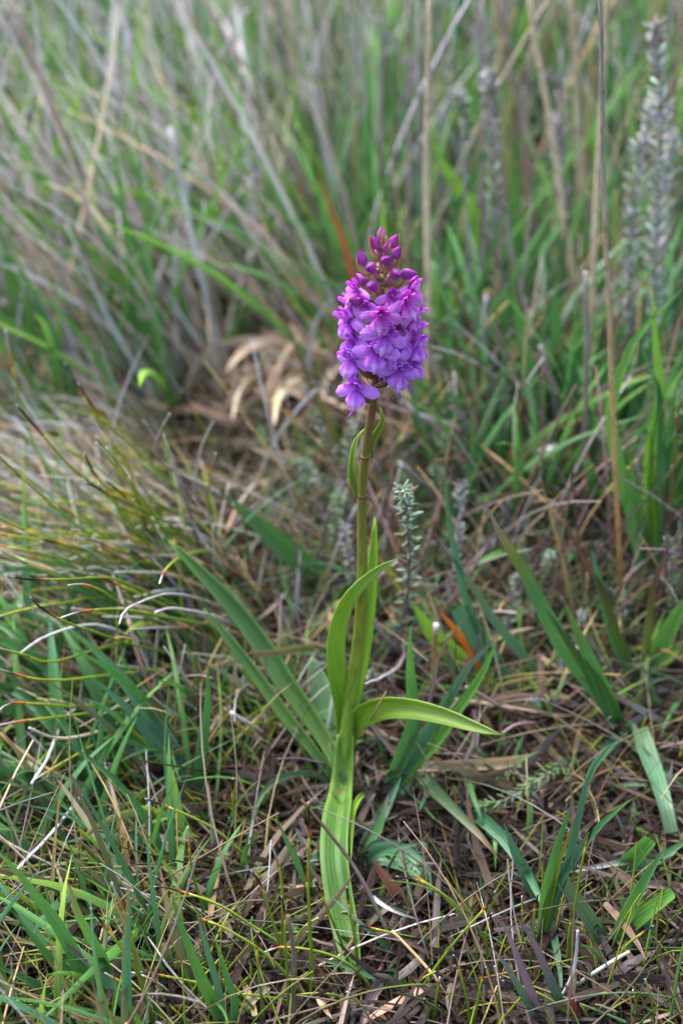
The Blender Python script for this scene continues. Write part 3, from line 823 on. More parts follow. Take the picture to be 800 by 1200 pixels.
tuft((767, 722), 'tall broad green grass tuft with crossing blades at the sprig-covered slope', [
    ([(763, 330), (766, 390), (772, 465), (765, 560), (763, 650)], 17, cs(GR, GR2, GR2, LG)), ([(800, 338), (770, 365), (746, 392), (722, 450), (716, 500), (740, 600)], 17, cs(BG, GR, GR2, GR)),
    ([(818, 410), (795, 440), (775, 470), (760, 540)], 14, cs(GR2, LG, GR2)), ([(775, 470), (785, 520), (800, 585), (812, 640)], 22, cs(GR2, GR2, GR2), {'r': False}), ([(731, 520), (745, 570), (755, 640)], 12, cs(GR, GR, GR)),
    ([(745, 395), (758, 425), (772, 462), (774, 540), (768, 640)], 12, cs(GR, BG, BG))])
tuft((716, 1108), 'grass tuft with clipped square blade ends on bare brown litter', [
    ([(779, 993), (771, 1006), (755, 1032), (740, 1060), (722, 1098)], 15, cs(GR, GR2, GR, BG)), ([(788, 1046), (762, 1065), (740, 1082)], 17, cs(GR, GR2, GR2), {'prof': 'cut'}),
    ([(765, 1081), (742, 1092), (725, 1102)], 23, cs(BG, BG, BG), {'prof': 'cut'}), ([(655, 1031), (668, 1046), (684, 1068), (702, 1095)], 16, cs(BG, GG, GG), {'prof': 'cut'})])
tuft((712, 1036), 'small grass tuft with one clipped blade behind the clipped tuft', [
    ([(812, 980), (770, 1007), (737, 1026)], 13, cs(BG, BG, GR)), ([(761, 983), (750, 995), (733, 1014)], 19, cs(GR, GR, GR2), {'prof': 'cut'})])
tuft((632, 1112), 'slender grass tuft of upright blades on litter right of the black-tipped sedge', [
    ([(671, 938), (662, 962), (652, 990), (640, 1040), (636, 1080)], 13, cs(GR, GR2, GR, GR)), ([(742, 934), (722, 950), (700, 970), (672, 1006), (648, 1046)], 13, cs(GR, BG, BG, GR)),
    ([(738, 855), (707, 882), (688, 915), (677, 960), (668, 1003), (652, 1050)], 10, cs(BG, BG, BG)), ([(590, 965), (605, 1000), (620, 1030), (634, 1062)], 15, cs(BG, BG, BG), {'r': False}),
    ([(675, 955), (664, 985), (652, 1020)], 8, cs(YG, YG, OL)), ([(657, 1180), (656, 1145), (650, 1105), (643, 1085)], 9, cs(BG, BG, GG), {'r': False, 'lift': .003})])
tuft((452, 930), 'blue-green grass tuft close behind the orchid foot, blades leaning right', [
    ([(582, 747), (550, 779), (525, 820), (506, 848), (487, 879)], 14, cs(BG, BG, BG, PUR)), ([(584, 744), (572, 775), (556, 804), (531, 839), (510, 870)], 15, cs(GR, GR2, GR2)),
    ([(486, 905), (478, 915), (465, 925)], 20, cs(GR, BG, BG)), ([(481, 735), (480, 760), (481, 795), (484, 850)], 18, cs(GR, GR, GR2)), ([(555, 713), (540, 730), (525, 748), (514, 768), (500, 830)], 5, cs(OL, PUR, BRN))])
tuft((422, 1022), 'short grass tuft at the orchid foot with a purple-tipped blade and dew', [
    ([(455, 930), (450, 950), (440, 980), (428, 1008)], 13, cs(GR, GR, GR, PUR), {'dt': .555}), ([(470, 910), (452, 945), (436, 975), (425, 1005)], 17, cs(GR, BG, BG), {'dt': .575}),
    ([(498, 987), (480, 991), (462, 994), (437, 1002)], 8, cs(BG, BG, GG), {'dt': .525}), ([(510, 1052), (490, 1022), (469, 1006), (442, 1000)], 27, cs(BG, (.10, .24, .12), BG), {'lift': .003, 'prof': 'leaf'})])
tuft((552, 952), 'flat-lying blue-green grass tuft on the litter right of the orchid foot', [
    ([(586, 1010), (572, 990), (556, 972), (525, 941), (486, 902)], 15, cs(GG, GG, GG, (.35, .2, .12)), {'r': False, 'lift': .008}), ([(570, 980), (562, 956), (552, 930), (543, 905)], 9, cs(GR, GR, BG), {'r': False, 'lift': .008}),
    ([(652, 1092), (637, 1062), (619, 1025), (587, 978), (565, 960)], 15, cs(BG, BG, BG), {'lift': .007}), ([(624, 1013), (605, 1002), (585, 988)], 7, cs(BG, GG), {'lift': .005}), ([(580, 1020), (580, 985), (578, 956)], 9, cs(GR, GR, GR2), {'r': False, 'lift': .006})])
tuft((596, 812), 'grass tuft with an orange dying leaf and a clipped blue-green blade', [
    ([(514, 715), (534, 739), (556, 767), (577, 797)], 13, cs((.30, .1, .03), ORG, (.60, .2, .03)), {'mat': 'dryblade'}), ([(482, 704), (509, 745), (534, 770), (558, 797)], 23, cs(GR2, LG, (.14, .30, .04)), {'r': False}),
    ([(536, 712), (550, 735), (564, 757), (590, 797)], 23, cs(BG, BG, BG), {'prof': 'cut'}), ([(520, 524), (525, 600), (540, 680), (551, 716), (575, 770)], 9, cs(BG, BG, BG, GG)),
    ([(508, 624), (550, 682), (575, 723), (619, 776), (648, 815)], 11, cs(GG, BG, GG, PUR), {'r': False})])
tuft((402, 704), 'broad dark green blade tuft arching left behind the orchid stem', [
    ([(256, 576), (283, 598), (309, 620), (341, 648), (375, 679)], 27, cs(GR, GR, GR, GG)), ([(300, 615), (330, 650), (362, 682), (390, 703)], 9, cs(GG, GG, GG))])
tuft((232, 935), 'dark green tuft of broad blades at the front of the sedge tussock', [
    ([(244, 784), (243, 832), (236, 880)], 14, cs(DG, GR, GR)), ([(85, 737), (125, 776), (162, 820), (206, 886)], 19, cs(BG, BG, GR), {'dt': .57}), ([(107, 793), (150, 832), (194, 889)], 14, cs(GR, BG, BG), {'dt': .56}),
    ([(214, 800), (234, 836), (262, 857), (303, 879), (318, 876)], 9, cs(BG, BG, GR), {'r': False})])
tuft((118, 1190), 'foreground tuft of broad green and purple blades fanning up to the left', [
    ([(-8, 992), (20, 1022), (37, 1044), (75, 1097)], 16, cs(GR, GR, GR2)), ([(78, 1028), (86, 1052), (94, 1075), (110, 1103), (125, 1137)], 14, cs(GR, GR, GR2, BRN)), ([(16, 1068), (56, 1119), (94, 1150)], 11, cs(DG, GR, GR)),
    ([(-8, 1130), (31, 1147), (78, 1175)], 13, cs(GR, BG, GR)), ([(75, 1103), (100, 1126), (128, 1152)], 9, cs(PUR, PUR, (.25, .15, .18))), ([(-10, 1145), (40, 1170), (80, 1185)], 12, cs(GR, GR, BG))])
tuft((268, 1215), 'pair of bright green blades standing in front of the flat sedge stems', [
    ([(201, 1046), (210, 1080), (219, 1103), (237, 1150)], 14, cs(GR, GR2, GR, GR)), ([(252, 1100), (262, 1137), (275, 1175)], 9, cs(GR, GR, GR)), ([(228, 1056), (240, 1103), (255, 1155)], 9, cs(BG, BG, GG))])
tuft((642, 1215), 'fan of dark purple grass blades at the front of the bare litter', [
    ([(586, 1074), (600, 1106), (617, 1150)], 11, cs((.06, .12, .06), PUR, PUR, (.2, .13, .17))), ([(605, 1074), (625, 1105), (645, 1150), (668, 1200)], 11, cs((.06, .13, .07), (.06, .12, .08), PUR, PUR), {'r': False}),
    ([(574, 1108), (595, 1135), (620, 1178)], 10, cs((.06, .14, .06), (.07, .14, .08), PUR))])

S = single
S('arched grey-green grass blade looping down left of the orchid foot', 'grass blade', [(285, 1041), (290, 1009), (294, 969), (306, 931), (334, 909), (369, 907), (394, 925)], 7, cs(BG, GG, GG, (.25, .27, .24)), dt=.535, n=16)
S('grey-green dewy blade with a withered tip lying across the left foreground', 'grass blade', [(28, 1001), (81, 990), (119, 980), (144, 967), (194, 952), (258, 957)], 11, cs(GR, BG, GG, GG, PUR), dt=.535)
S('grey-green blade lying just above the dewy blade in the left foreground', 'grass blade', [(15, 978), (78, 962), (125, 955), (150, 941), (200, 914)], 10, cs(GG, BG, GG), dt=.55)
S('dull grey-green blade hanging straight down under the dewy blade', 'grass blade', [(118, 986), (110, 1025), (100, 1070)], 9, cs(GG, BG, GG), dt=.56)
S('upright thin green blade crossing a black-tipped stem left of the orchid', 'grass blade', [(208, 911), (190, 947), (176, 1003), (172, 1030)], 6, cs(GR, GR2, GR))
S('slim green blade beside the looping grey-green blade', 'grass blade', [(325, 960), (334, 981), (356, 1025), (370, 1060)], 9, cs(GR, GR, GG))
S('short green leaf curling left next to the looping blade', 'grass blade', [(314, 969), (297, 980), (287, 1000), (284, 1030)], 7, cs(GR2, GR2, GR, BRN))
S('purple folded blade bending down at the very front', 'grass blade', [(418, 1212), (430, 1178), (441, 1156), (456, 1141), (470, 1152), (474, 1172)], 15, cs(GR, GR, PUR, (.24, .16, .21), PUR), dt=.50)
S('blue-green blade under a dew drop in front of the drooping orchid leaf', 'grass blade', [(366, 1123), (403, 1131), (444, 1147), (470, 1165)], 9, cs(BG, BG, GG), dt=.50)
S('narrow green blade with a white tip crossing the drooping orchid leaf', 'grass blade', [(391, 1053), (412, 1072), (450, 1106), (480, 1130)], 6, cs(BG, GR, WHITE), dt=.505)
S('grey-green dewy blade lying on the litter behind the clipped tuft', 'grass blade', [(667, 1022), (707, 1014), (750, 1006), (770, 1000)], 9, cs(GG, GG, WHITE), lift=.004)
S('dark red dead blade standing at the front edge of the litter', 'grass blade', [(661, 1151), (670, 1175), (682, 1212)], 10, cs(DBR, (.14, .03, .04), (.2, .08, .08)))
S('olive cut stub of a blade pointing left across the long orchid leaf', 'grass blade', [(297, 767), (331, 764), (381, 757), (398, 770)], 8, cs(OL, OL, (.2, .2, .08), BRN), prof='cut', dt=.565)
S('brown-tipped leaf leaning over the rising orchid leaf', 'grass blade', [(427, 623), (444, 654), (469, 689), (480, 720)], 9, cs(GR, OL, OL, DBR, BRN), dt=.56)
S('brown-tipped dark leaf leaning left of the flower spike', 'grass blade', [(328, 355), (341, 392), (362, 446), (387, 499), (405, 560)], 10, cs(DG, OL, (.12, .10, .05), (.12, .08, .06)))
S('grey spent blade curving up to the flower spike from the left', 'grass blade', [(404, 328), (375, 367), (364, 399), (361, 450), (366, 510)], 7, cs(GREY, GREY, (.33, .32, .34)), mat='dryblade')
S('red-brown dead blade angled behind the flower spike', 'grass blade', [(370, 195), (390, 250), (405, 290), (424, 370), (436, 470)], 10, cs(OL, RED, (.35, .10, .05), RED))

D = lambda *a, **k: tag(g_blade(a[1], a[2], a[3], None, k.pop('name', 'dry_straw'), mat='dryblade', **k), a[0], 'dry blade')
D('cream dead blade lying flat behind the arching orchid leaf', [(482, 898), (540, 896), (600, 893), (645, 884)], 12, cs(CREAM, TAN, CREAM), prof='cut', lift=.004)
D('red-brown dead leaf lying right of the drooping orchid leaf', [(434, 1005), (456, 1034), (478, 1068)], 15, cs((.2, .09, .06), (.30, .13, .09), (.24, .1, .07)), lift=.003)
D('pink-tan dead blade lying on the litter under the clipped tuft', [(718, 1046), (755, 1036), (812, 1041)], 10, cs(PINK, PINK, BRN), lift=.003)
D('pale cream straw piece leaning in the front sedge', [(281, 1187), (300, 1167), (324, 1145)], 9, cs(WHITE, CREAM, CREAM), prof='cut', lift=.004)
D('white straw curving out from under the drooping orchid leaf', [(493, 1078), (470, 1071), (447, 1059), (417, 1035)], 6, cs(CREAM, WHITE, WHITE), lift=.006)
D('pale straw blade lying across the left litter below the dewy blade', [(175, 1014), (200, 1020), (240, 1045), (282, 1075)], 9, cs(TAN, CREAM, CREAM), lift=.004)
D('pink dead sliver lying on the litter beneath the looping blade', [(312, 1018), (335, 1003), (358, 990)], 7, cs(PINK, PINK, RED), lift=.004)
D('tan litter blade bending under the orange dying leaf', [(628, 735), (600, 740), (560, 760), (530, 800)], 8, cs(TAN, TAN, CREAM), lift=.006)

K_ = lambda label, pts, w, c, **k: stalk(label, 'stalk', pts, w, c, **k)
K_('tall tan grass stalk with a grey weathered top, tallest right of the orchid', [(701, -40), (704, 30), (706, 200), (712, 330), (716, 450), (722, 580), (729, 735)], 8, cs((.28, .14, .05), (.48, .27, .1), (.5, .33, .16), (.42, .32, .22), (.3, .26, .24), (.3, .26, .24)))
K_('short broken grey-brown stalk standing beside the tall tan stalk', [(687, 319), (686, 430), (685, 520), (687, 640)], 7, cs((.25, .15, .09), (.28, .19, .14), (.26, .21, .2), (.34, .3, .29)), prof='even', wob=.0008)
K_('pale grey straw sloping across the left foreground over green blades', [(13, 1027), (60, 977), (106, 921), (150, 880), (190, 843)], 5, cs(BRN, (.3, .22, .18), WHITE, WHITE, WHITE), dt=.50)
K_('thin brown stem leaning left across the drooping orchid leaf', [(353, 937), (387, 978), (419, 1022), (450, 1084), (462, 1110)], 5.5, cs((.16, .14, .12), (.2, .16, .14), (.14, .09, .07), DBR), dt=.515)
K_('stout brown-grey stem standing among the front sedge', [(337, 1073), (344, 1112), (344, 1166), (342, 1210)], 8, cs((.14, .14, .05), (.22, .17, .1), (.2, .17, .13)))
K_('short tan stub with a frayed white top by the small heath sprig', [(511, 731), (508, 776), (505, 830)], 7, [(0, (.28, .18, .08)), (.5, (.38, .25, .1)), (.9, (.40, .27, .12)), (.97, (.5, .45, .4)), (1, WHITE)], prof='even', wob=.0005)
K_('tan pointed straw leaning left between the green tufts', [(632, 559), (648, 615), (663, 680), (676, 745)], 8, cs(BRN, TAN, (.5, .35, .14), TAN), prof='point')
K_('grey broken stub pointing left above the looping blade', [(271, 835), (300, 854), (328, 876)], 7, cs(DBR, (.22, .17, .13), (.35, .3, .27), WHITE), dt=.58)
K_('thin purple dry stem tip lying against the orchid foot', [(326, 889), (356, 890), (384, 897), (396, 910)], 3.5, cs(BRN, PUR, PUR), dt=.555)
K_('tan straw sloping down right in front of the bare litter', [(459, 1091), (494, 1128), (525, 1166), (548, 1205)], 5, cs(BRN, TAN, TAN), dt=.505)
K_('white straw lying at the front right of the litter', [(737, 1115), (700, 1138), (668, 1159)], 6, cs(CREAM, WHITE, CREAM), lift=.004)
K_('bent dewy grey stem at the front of the slender tuft', [(676, 1090), (672, 1137), (655, 1172), (640, 1190)], 5, cs(GREY, WHITE, GREY))
K_('thin green rush stem beside the front litter straw', [(803, 1095), (792, 1150), (782, 1210)], 4.5, cs(GR, GR2, GR2), mat='sedge')
K_('tan stalk leaning left over the left foreground grass', [(-10, 852), (31, 886), (87, 918), (130, 940)], 6, cs(BRN, TAN, TAN), dt=.55)
K_('brown stalk hanging down behind the front tuft of the tussock', [(150, 725), (170, 790), (195, 850), (212, 890)], 7, cs(DBR, BRN, PINK), dt=.60)
K_('grey straw crossing in front of the curled tan leaves', [(371, 456), (344, 486), (319, 524), (294, 585)], 5, cs(TAN, GREY, GREY))
BGS = 'tall stalks of the blurred background'
for lab, pts, w, c in [
    ('blurred tan stalk leaning behind the tall tan stalk', [(712, -30), (706, 100), (699, 220), (694, 330), (688, 500)], 9, cs(TAN, CREAM, (.55, .42, .27))),
    ('blurred thick tan stalk leaning left above the broken grey-brown stalk', [(617, -30), (628, 60), (642, 130), (656, 230), (669, 310), (698, 470)], 10, cs(TAN, CREAM, CREAM)),
    ('blurred straight tan stalk rising right behind the spike top', [(504, -30), (502, 80), (499, 200), (501, 320), (502, 520)], 9, cs(TAN, CREAM, CREAM, CREAM)),
    ('blurred pale grey stalk sloping left behind the tussock', [(200, 150), (214, 220), (230, 300), (248, 380), (262, 480)], 8, cs(TAN, GREY, WHITE, GREY)),
    ('blurred white upright straw behind the tussock', [(206, 270), (205, 340), (207, 400), (210, 455)], 9, cs(GREY, WHITE, WHITE)),
    ('blurred long pinkish stalk slanting across the mauve dry grass', [(8, -10), (45, 80), (75, 160), (110, 270), (165, 470)], 8, cs(TAN, PINK, (.4, .3, .27))),
    ('blurred purple-grey stalk standing upright above the spike', [(482, -30), (481, 100), (479, 220), (476, 420)], 7, cs(PINK, (.34, .26, .26), (.3, .24, .25))),
    ('blurred thin purple-grey stalk directly above the spike top', [(449, -30), (447, 90), (444, 200), (444, 400)], 6, cs(PINK, (.34, .26, .26), (.3, .24, .25))),
    ('blurred purple stalk above the green lance blades', [(585, -10), (596, 60), (610, 140), (620, 220), (645, 420)], 7, cs(TAN, PINK, (.3, .22, .24))),
    ('blurred brown stalk at the heath sprigs on the right', [(794, -20), (791, 90), (789, 200), (790, 330), (795, 420)], 6, cs(BRN, (.3, .2, .15), (.32, .25, .22))),
    ('blurred short tan stalk between the two leaning tan stalks', [(667, -20), (672, 60), (675, 120), (684, 400)], 9, cs(TAN, CREAM, (.45, .34, .22))),
    ('blurred purple dry stem straight behind the lance blades', [(565, 0), (565, 90), (566, 180), (565, 300), (560, 420)], 7, cs(PINK, (.32, .24, .24), (.32, .26, .27))),
    ('blurred grey straw tilted among the farthest dry grass', [(100, 30), (128, 100), (160, 180), (225, 360)], 9, cs(GREY, WHITE, GREY)),
    ('blurred grey straw curving among the farthest mauve stems', [(290, 10), (262, 60), (245, 110), (245, 330)], 8, cs(GREY, GREY, WHITE)),
    ('blurred dark thin stem rising left behind the spike', [(320, 0), (335, 80), (350, 150), (372, 220), (395, 310)], 5, cs(BRN, PUR, PUR)),
    ('blurred pale straw leaning left behind the red-tipped stem', [(60, 205), (85, 260), (115, 320), (145, 390), (175, 450)], 6, cs(GREY, WHITE, GREY)),
    ('blurred olive stem leaning left in front of the long pinkish stalk', [(0, 205), (22, 245), (45, 290), (75, 350), (110, 420)], 6, cs(OL, YG, OL, BRN)),
    ('blurred grey twig arching to the withered pink heath flower', [(672, 20), (700, 35), (730, 52), (762, 68), (790, 120)], 6, cs(GREY, GREY, WHITE))]:
    stalk(lab, 'stalk', pts, w * 1.15, c, group=BGS, n=14, prof='taper' if 'straw' in lab else 'stalk')
LAND = [(690, 420, 'by the leaning tan stalks'), (665, 310, 'below the thick tan stalk'), (500, 400, 'by the straight tan stalk'), (768, 380, 'below the withered pink heath flower'), (740, 350, 'by the white dried heath flower'),
        (580, 320, 'near the lance blades'), (480, 320, 'at the purple-grey stalk'), (445, 290, 'behind the spike top'), (640, 200, 'beyond the drooping heath head'), (560, 200, 'beyond the purple dry stem'), (790, 200, 'by the brown stalk'),
        (255, 470, 'by the pale grey stalk'), (210, 530, 'by the white straw'), (150, 400, 'below the pinkish stalk'), (170, 440, 'by the pale leaning straw'), (100, 410, 'by the olive stem'), (390, 300, 'by the dark thin stem'), (340, 470, 'at the curled leaf heap'),
        (195, 270, 'by the tilted grey straw'), (240, 180, 'by the curving grey straw'), (60, 300, 'beyond the olive stem'), (330, 250, 'left of the red-brown dead blade'), (20, 420, 'at the red-tipped stem'),
        (60, 690, 'under the longest flat stems'), (100, 780, 'under the whitened flat stems'), (60, 860, 'under the grey curled straw'), (60, 960, 'at the dewy blade'), (200, 880, 'by the front blades'), (40, 1040, 'by the foreground fan'), (150, 640, 'on the tussock shoulder')]
# ---------------------------------------------------------------- heath sprigs
def needle_geo(ln, wd, sides=5):
    """a plump grooved needle along +X"""
    V, F = [], []
    prof = [(0.0, 0.35), (0.25, 0.95), (0.65, 1.0), (0.92, 0.55), (1.0, 0.05)]
    for x, r in prof:
        for k in range(sides):
            a = 2 * math.pi * k / sides
            V.append(Vector((x * ln, math.cos(a) * r * wd * 0.5, math.sin(a) * r * wd * 0.36 + 0.10 * ln * x * x)))
    n = len(prof)
    for i in range(n - 1):
        for k in range(sides):
            k2 = (k + 1) % sides
            F.append((i * sides + k, i * sides + k2, (i + 1) * sides + k2, (i + 1) * sides + k))
    F.append(tuple((n - 1) * sides + k for k in range(sides)))
    return V, F

HG = (0.13, 0.18, 0.105); HG2 = (0.085, 0.14, 0.055); HGs = (0.25, 0.29, 0.24); HGp = (0.24, 0.21, 0.24)
def sprig(label, pts, parent_name='heath_sprig', wpx=4, leaf=15, spacing=9, head=0, each=False, leafcols=(HG, HG2, HGs), group=None, dt=None, wood=((.16, .10, .09), (.28, .23, .25)), up=0.7, t0=0.18, lift=0.0015, headcols=None):
    P = path(pts, dt, lift)
    d = mid_depth(P)
    root = empty(parent_name, P[0])
    tag(root, label, 'heath', group)
    C = spline(P, 40)
    V, F, K, ST = tube_geo(spline(P, 16), lambda t: px2m(wpx, d) * 0.5 * (1 - 0.4 * t), cs(*wood), 6)
    mesh_obj('twig', V, F, K, ST, M['wood'], root)
    L = sum((b - a).length for a, b in zip(C, C[1:]))
    T = tangents(C)
    ll, sp = px2m(leaf, d), px2m(spacing, d)
    items = []
    s, i = t0 * L, 0
    while s < L:
        f = s / L * 40; k = min(39, int(f))
        p = C[k].lerp(C[k + 1], f - k); t = T[k]
        for q in range(4 if not each else 4):
            if random.random() < 0.12: continue
            a = (i % 2) * math.pi / 4 + q * math.pi / 2 + random.uniform(-.25, .25)
            items.append((p, t, a, up + random.uniform(-.25, .2), ll * random.uniform(.75, 1.15), random.choice(leafcols)))
        s += sp * random.uniform(.8, 1.2); i += 1
    for h in range(head):
        f = random.random()
        p = C[-1] + T[-1] * (f - 0.6) * ll * 1.2
        items.append((p, T[-1], random.uniform(0, 6.28), random.uniform(0.1, 1.45) * (0.4 + 0.6 * f), ll * random.uniform(.5, .8), random.choice(headcols or leafcols)))
    me_cache = {}
    allV, allF, allK, allS = [], [], [], []
    for p, t, a, u, l, c in items:
        ref = Vector((0.2, 0.3, 1)).cross(t).normalized(); bn = t.cross(ref)
        rad = ref * math.cos(a) + bn * math.sin(a)
        X = (rad * math.cos(u) + t * math.sin(u)).normalized()
        Z = (t - X * t.dot(X)).normalized(); Y = Z.cross(X)
        c = jit(c, .2)
        v, fc = needle_geo(l, l * random.uniform(.22, .30))
        W = [p + X * q.x + Y * q.y + Z * q.z for q in v]
        st = [(k % 5 / 5, q.x, c[0] * 7) for k, q in enumerate(v)]
        if each:
            mesh_obj('leaf', W, fc, [c] * len(W), st, M['heath'], root, origin=p)
        else:
            b = len(allV); allV += W; allF += [tuple(b + k for k in q) for q in fc]; allK += [c] * len(W); allS += st
    if not each and allV:
        o = mesh_obj('foliage', allV, allF, allK, allS, M['heath'], root, origin=P[0]); o['kind'] = 'stuff'
    return root

sprig('small upright heath sprig with paired needle leaves right beside the orchid stem', [(473, 578), (477, 605), (479, 640), (477, 690), (471, 735), (462, 772)], leaf=21, spacing=14, head=44, each=True, leafcols=((.12, .17, .105), (.075, .12, .06), (.17, .22, .17), (.10, .08, .05)), up=0.6, wpx=7, dt=.54, headcols=((.28, .33, .27), (.16, .21, .13), (.2, .26, .16)))
sprig('grey dying heath sprig standing next to the thin blue-green blade', [(540, 572), (539, 610), (535, 650), (530, 700), (528, 740)], leaf=14, spacing=9, head=30, each=True, leafcols=(HGs, HGp, HGp, HG))
sprig('fresh green heath shoot leaning right with a white tip', [(638, 534), (628, 552), (615, 575), (605, 600), (600, 640)], leaf=17, spacing=6, head=30, each=True, leafcols=((.14, .26, .05), (.12, .22, .06), HG), up=0.9, headcols=((.3, .38, .25), WHITE))
sprig('leafy heath shoot lying on the litter with its pale head to the left', [(564, 945), (590, 938), (615, 925), (645, 905), (690, 888)], leaf=14, spacing=6, head=36, each=True, leafcols=((.13, .24, .07), HG, (.12, .2, .06)), lift=.006, headcols=((.3, .42, .2), (.25, .36, .2)))
for lab, x, y, r in [('pale grey-green heath rosette among red stems right of the arching leaf', 626, 826, 14), ('tiny green heath rosette left against the orchid stem', 434, 793, 11), ('round grey-green heath rosette below the small upright sprig', 487, 772, 12)]:
    sprig(lab, [(x, y), (x - 1, y + 8), (x + 2, y + 26)], 'heath_rosette', 3.5, 12, 8, 46, True, (HGs, HG, (.2, .3, .12)), t0=0.6, headcols=(HGs, HG, (.28, .36, .26)))
HS = 'blurred heath sprigs behind'
for lab, pts, kw in [
    ('tall grey heath sprig with a withered pink flower head among the far right stalks', [(768, 40), (771, 90), (776, 140), (772, 200), (768, 290), (762, 400), (760, 520)], dict(leaf=19, spacing=9, wpx=5, leafcols=(HGs, (.34, .37, .36), (.42, .44, .44)), head=50, headcols=(PINK, (.5, .35, .3), WHITE))),
    ('heath sprig with a white dried flower beside the tall grey sprig', [(764, 130), (752, 165), (745, 215), (740, 270), (738, 380), (742, 500)], dict(leaf=18, spacing=9, wpx=5, leafcols=(HGs, (.34, .37, .36), (.42, .44, .44)), head=50, headcols=(WHITE, WHITE, HGs))),
    ('heath sprig leaning at the brown stalk with silvery leaves', [(788, 170), (780, 220), (775, 270), (772, 380), (776, 490)], dict(leaf=18, spacing=9, wpx=5, leafcols=(HGs, (.34, .37, .36), (.42, .44, .44)), head=30)),
    ('pale-headed far heath sprig above the lance blades', [(574, 95), (576, 130), (577, 180), (580, 260), (586, 440)], dict(leaf=17, spacing=9, leafcols=(HGs, HG, HGp), head=50, headcols=(WHITE, HGs, HGp))),
    ('drooping-headed purple heath sprig behind the leaning tan stalk', [(640, 88), (652, 92), (657, 115), (658, 170), (662, 260), (672, 430)], dict(leaf=15, spacing=9, head=16, leafcols=(HGp, (.25, .2, .22)))),
    ('white-headed heath stub behind the purple dry stem', [(537, 112), (541, 128), (548, 160), (558, 400)], dict(leaf=18, spacing=12, head=30, headcols=(WHITE, HGs))),
    ('pale round-headed heath shoot lying behind the tall tan stalk', [(668, 458), (690, 472), (715, 488), (735, 505)], dict(leaf=13, spacing=6, head=50, headcols=(HGs, (.35, .42, .33)))),
    ('white-headed heath shoot just right of the flower spike', [(511, 425), (505, 440), (495, 462), (480, 490)], dict(leaf=14, spacing=8, head=34, headcols=(WHITE, HGs, HG))),
    ('grey-green heath shoot below the curved woody twig', [(520, 518), (530, 530), (540, 548), (556, 580)], dict(leaf=13, spacing=6, head=34)),
    ('second grey-green heath shoot below the curved woody twig', [(510, 548), (516, 560), (524, 580), (533, 605)], dict(leaf=12, spacing=6, head=30)),
    ('bushy grey-green heath sprig left of the orchid stem, lower one', [(352, 545), (366, 555), (385, 570), (405, 592), (418, 620)], dict(leaf=14, spacing=8, head=30)),
    ('bushy grey-green heath sprig left of the orchid stem, middle one', [(368, 488), (378, 508), (390, 535), (400, 580), (405, 625)], dict(leaf=13, spacing=9, head=20)),
    ('bushy grey-green heath sprig left of the orchid stem, inner one', [(412, 500), (408, 525), (404, 560), (402, 610), (405, 640)], dict(leaf=12, spacing=9, head=16)),
    ('low green heath sprig under the bushy ones left of the orchid stem', [(396, 585), (394, 605), (392, 640), (400, 668)], dict(leaf=13, spacing=8, head=26, leafcols=((.15, .24, .1), HG))),
    ('bare greyish heath sprig standing in the gap left of the orchid stem', [(404, 620), (408, 650), (412, 680), (414, 705)], dict(leaf=10, spacing=8, head=4, leafcols=(HGp, HGs))),
    ('round pale heath head low among litter behind the broken grey-brown stalk', [(643, 650), (640, 660), (636, 680)], dict(leaf=11, spacing=8, head=40, headcols=(HGs, (.3, .4, .3)))),
    ('small green heath shoot at the foot of the tall crossing tuft', [(783, 635), (786, 665), (788, 700), (788, 740)], dict(leaf=11, spacing=7, head=16)),
    ('small pale heath head between the two tall stalks', [(706, 510), (704, 522), (700, 545)], dict(leaf=11, spacing=8, head=36, headcols=(HGs, (.32, .42, .3)))),
    ('pale heath head behind the crossing green blades', [(780, 385), (782, 400), (784, 440), (786, 480)], dict(leaf=12, spacing=8, head=30, headcols=(HGs, WHITE)))]:
    if pts[0][1] > 380: kw.setdefault('dt', gdepth(*pts[-1]) - .055)
    sprig(lab, pts, group=HS, **kw)

HSL = ['by the red-brown trailing stem', 'behind the orange dying leaf', 'beside the fresh green shoot', 'below the long bent twig', 'behind the grey dying sprig', 'by the broken grey-brown stalk', 'between the tan pointed straw and the tall stalk',
       'under the crossing green blades', 'behind the tan stub', 'beside the dark red stem', 'at the foot of the pointed straw', 'behind the pink-tipped twig', 'near the pale round-headed shoot', 'near the white-headed shoot by the spike', 'by the bushy sprigs', 'next to the grey-tipped twig', 'behind the brown-tipped leaf', 'at the tall tan stalk foot']
HPX = [(650, 815), (575, 690), (655, 600), (570, 585), (560, 660), (672, 600), (690, 690), (735, 640), (525, 690), (590, 770), (640, 720), (610, 470), (700, 540), (500, 510), (345, 600), (590, 640), (500, 640), (720, 760)]
for nm, (hx, hy) in zip(HSL, HPX):
    ht = random.uniform(45, 95); k = random.uniform(-.4, .4)
    sprig('low grey-green heath sprig ' + nm, [(hx + k * ht, hy - ht), (hx + k * ht * .7, hy - ht * .66), (hx + k * ht * .2, hy - ht * .3), (hx, hy)], leaf=random.uniform(10, 14), spacing=random.uniform(7, 10), head=22, group='low heath sprigs on the slope', leafcols=random.choice([(HG, HG2, HGs), (HGp, HGs, HG), (HG, (.13, .22, .06))]))

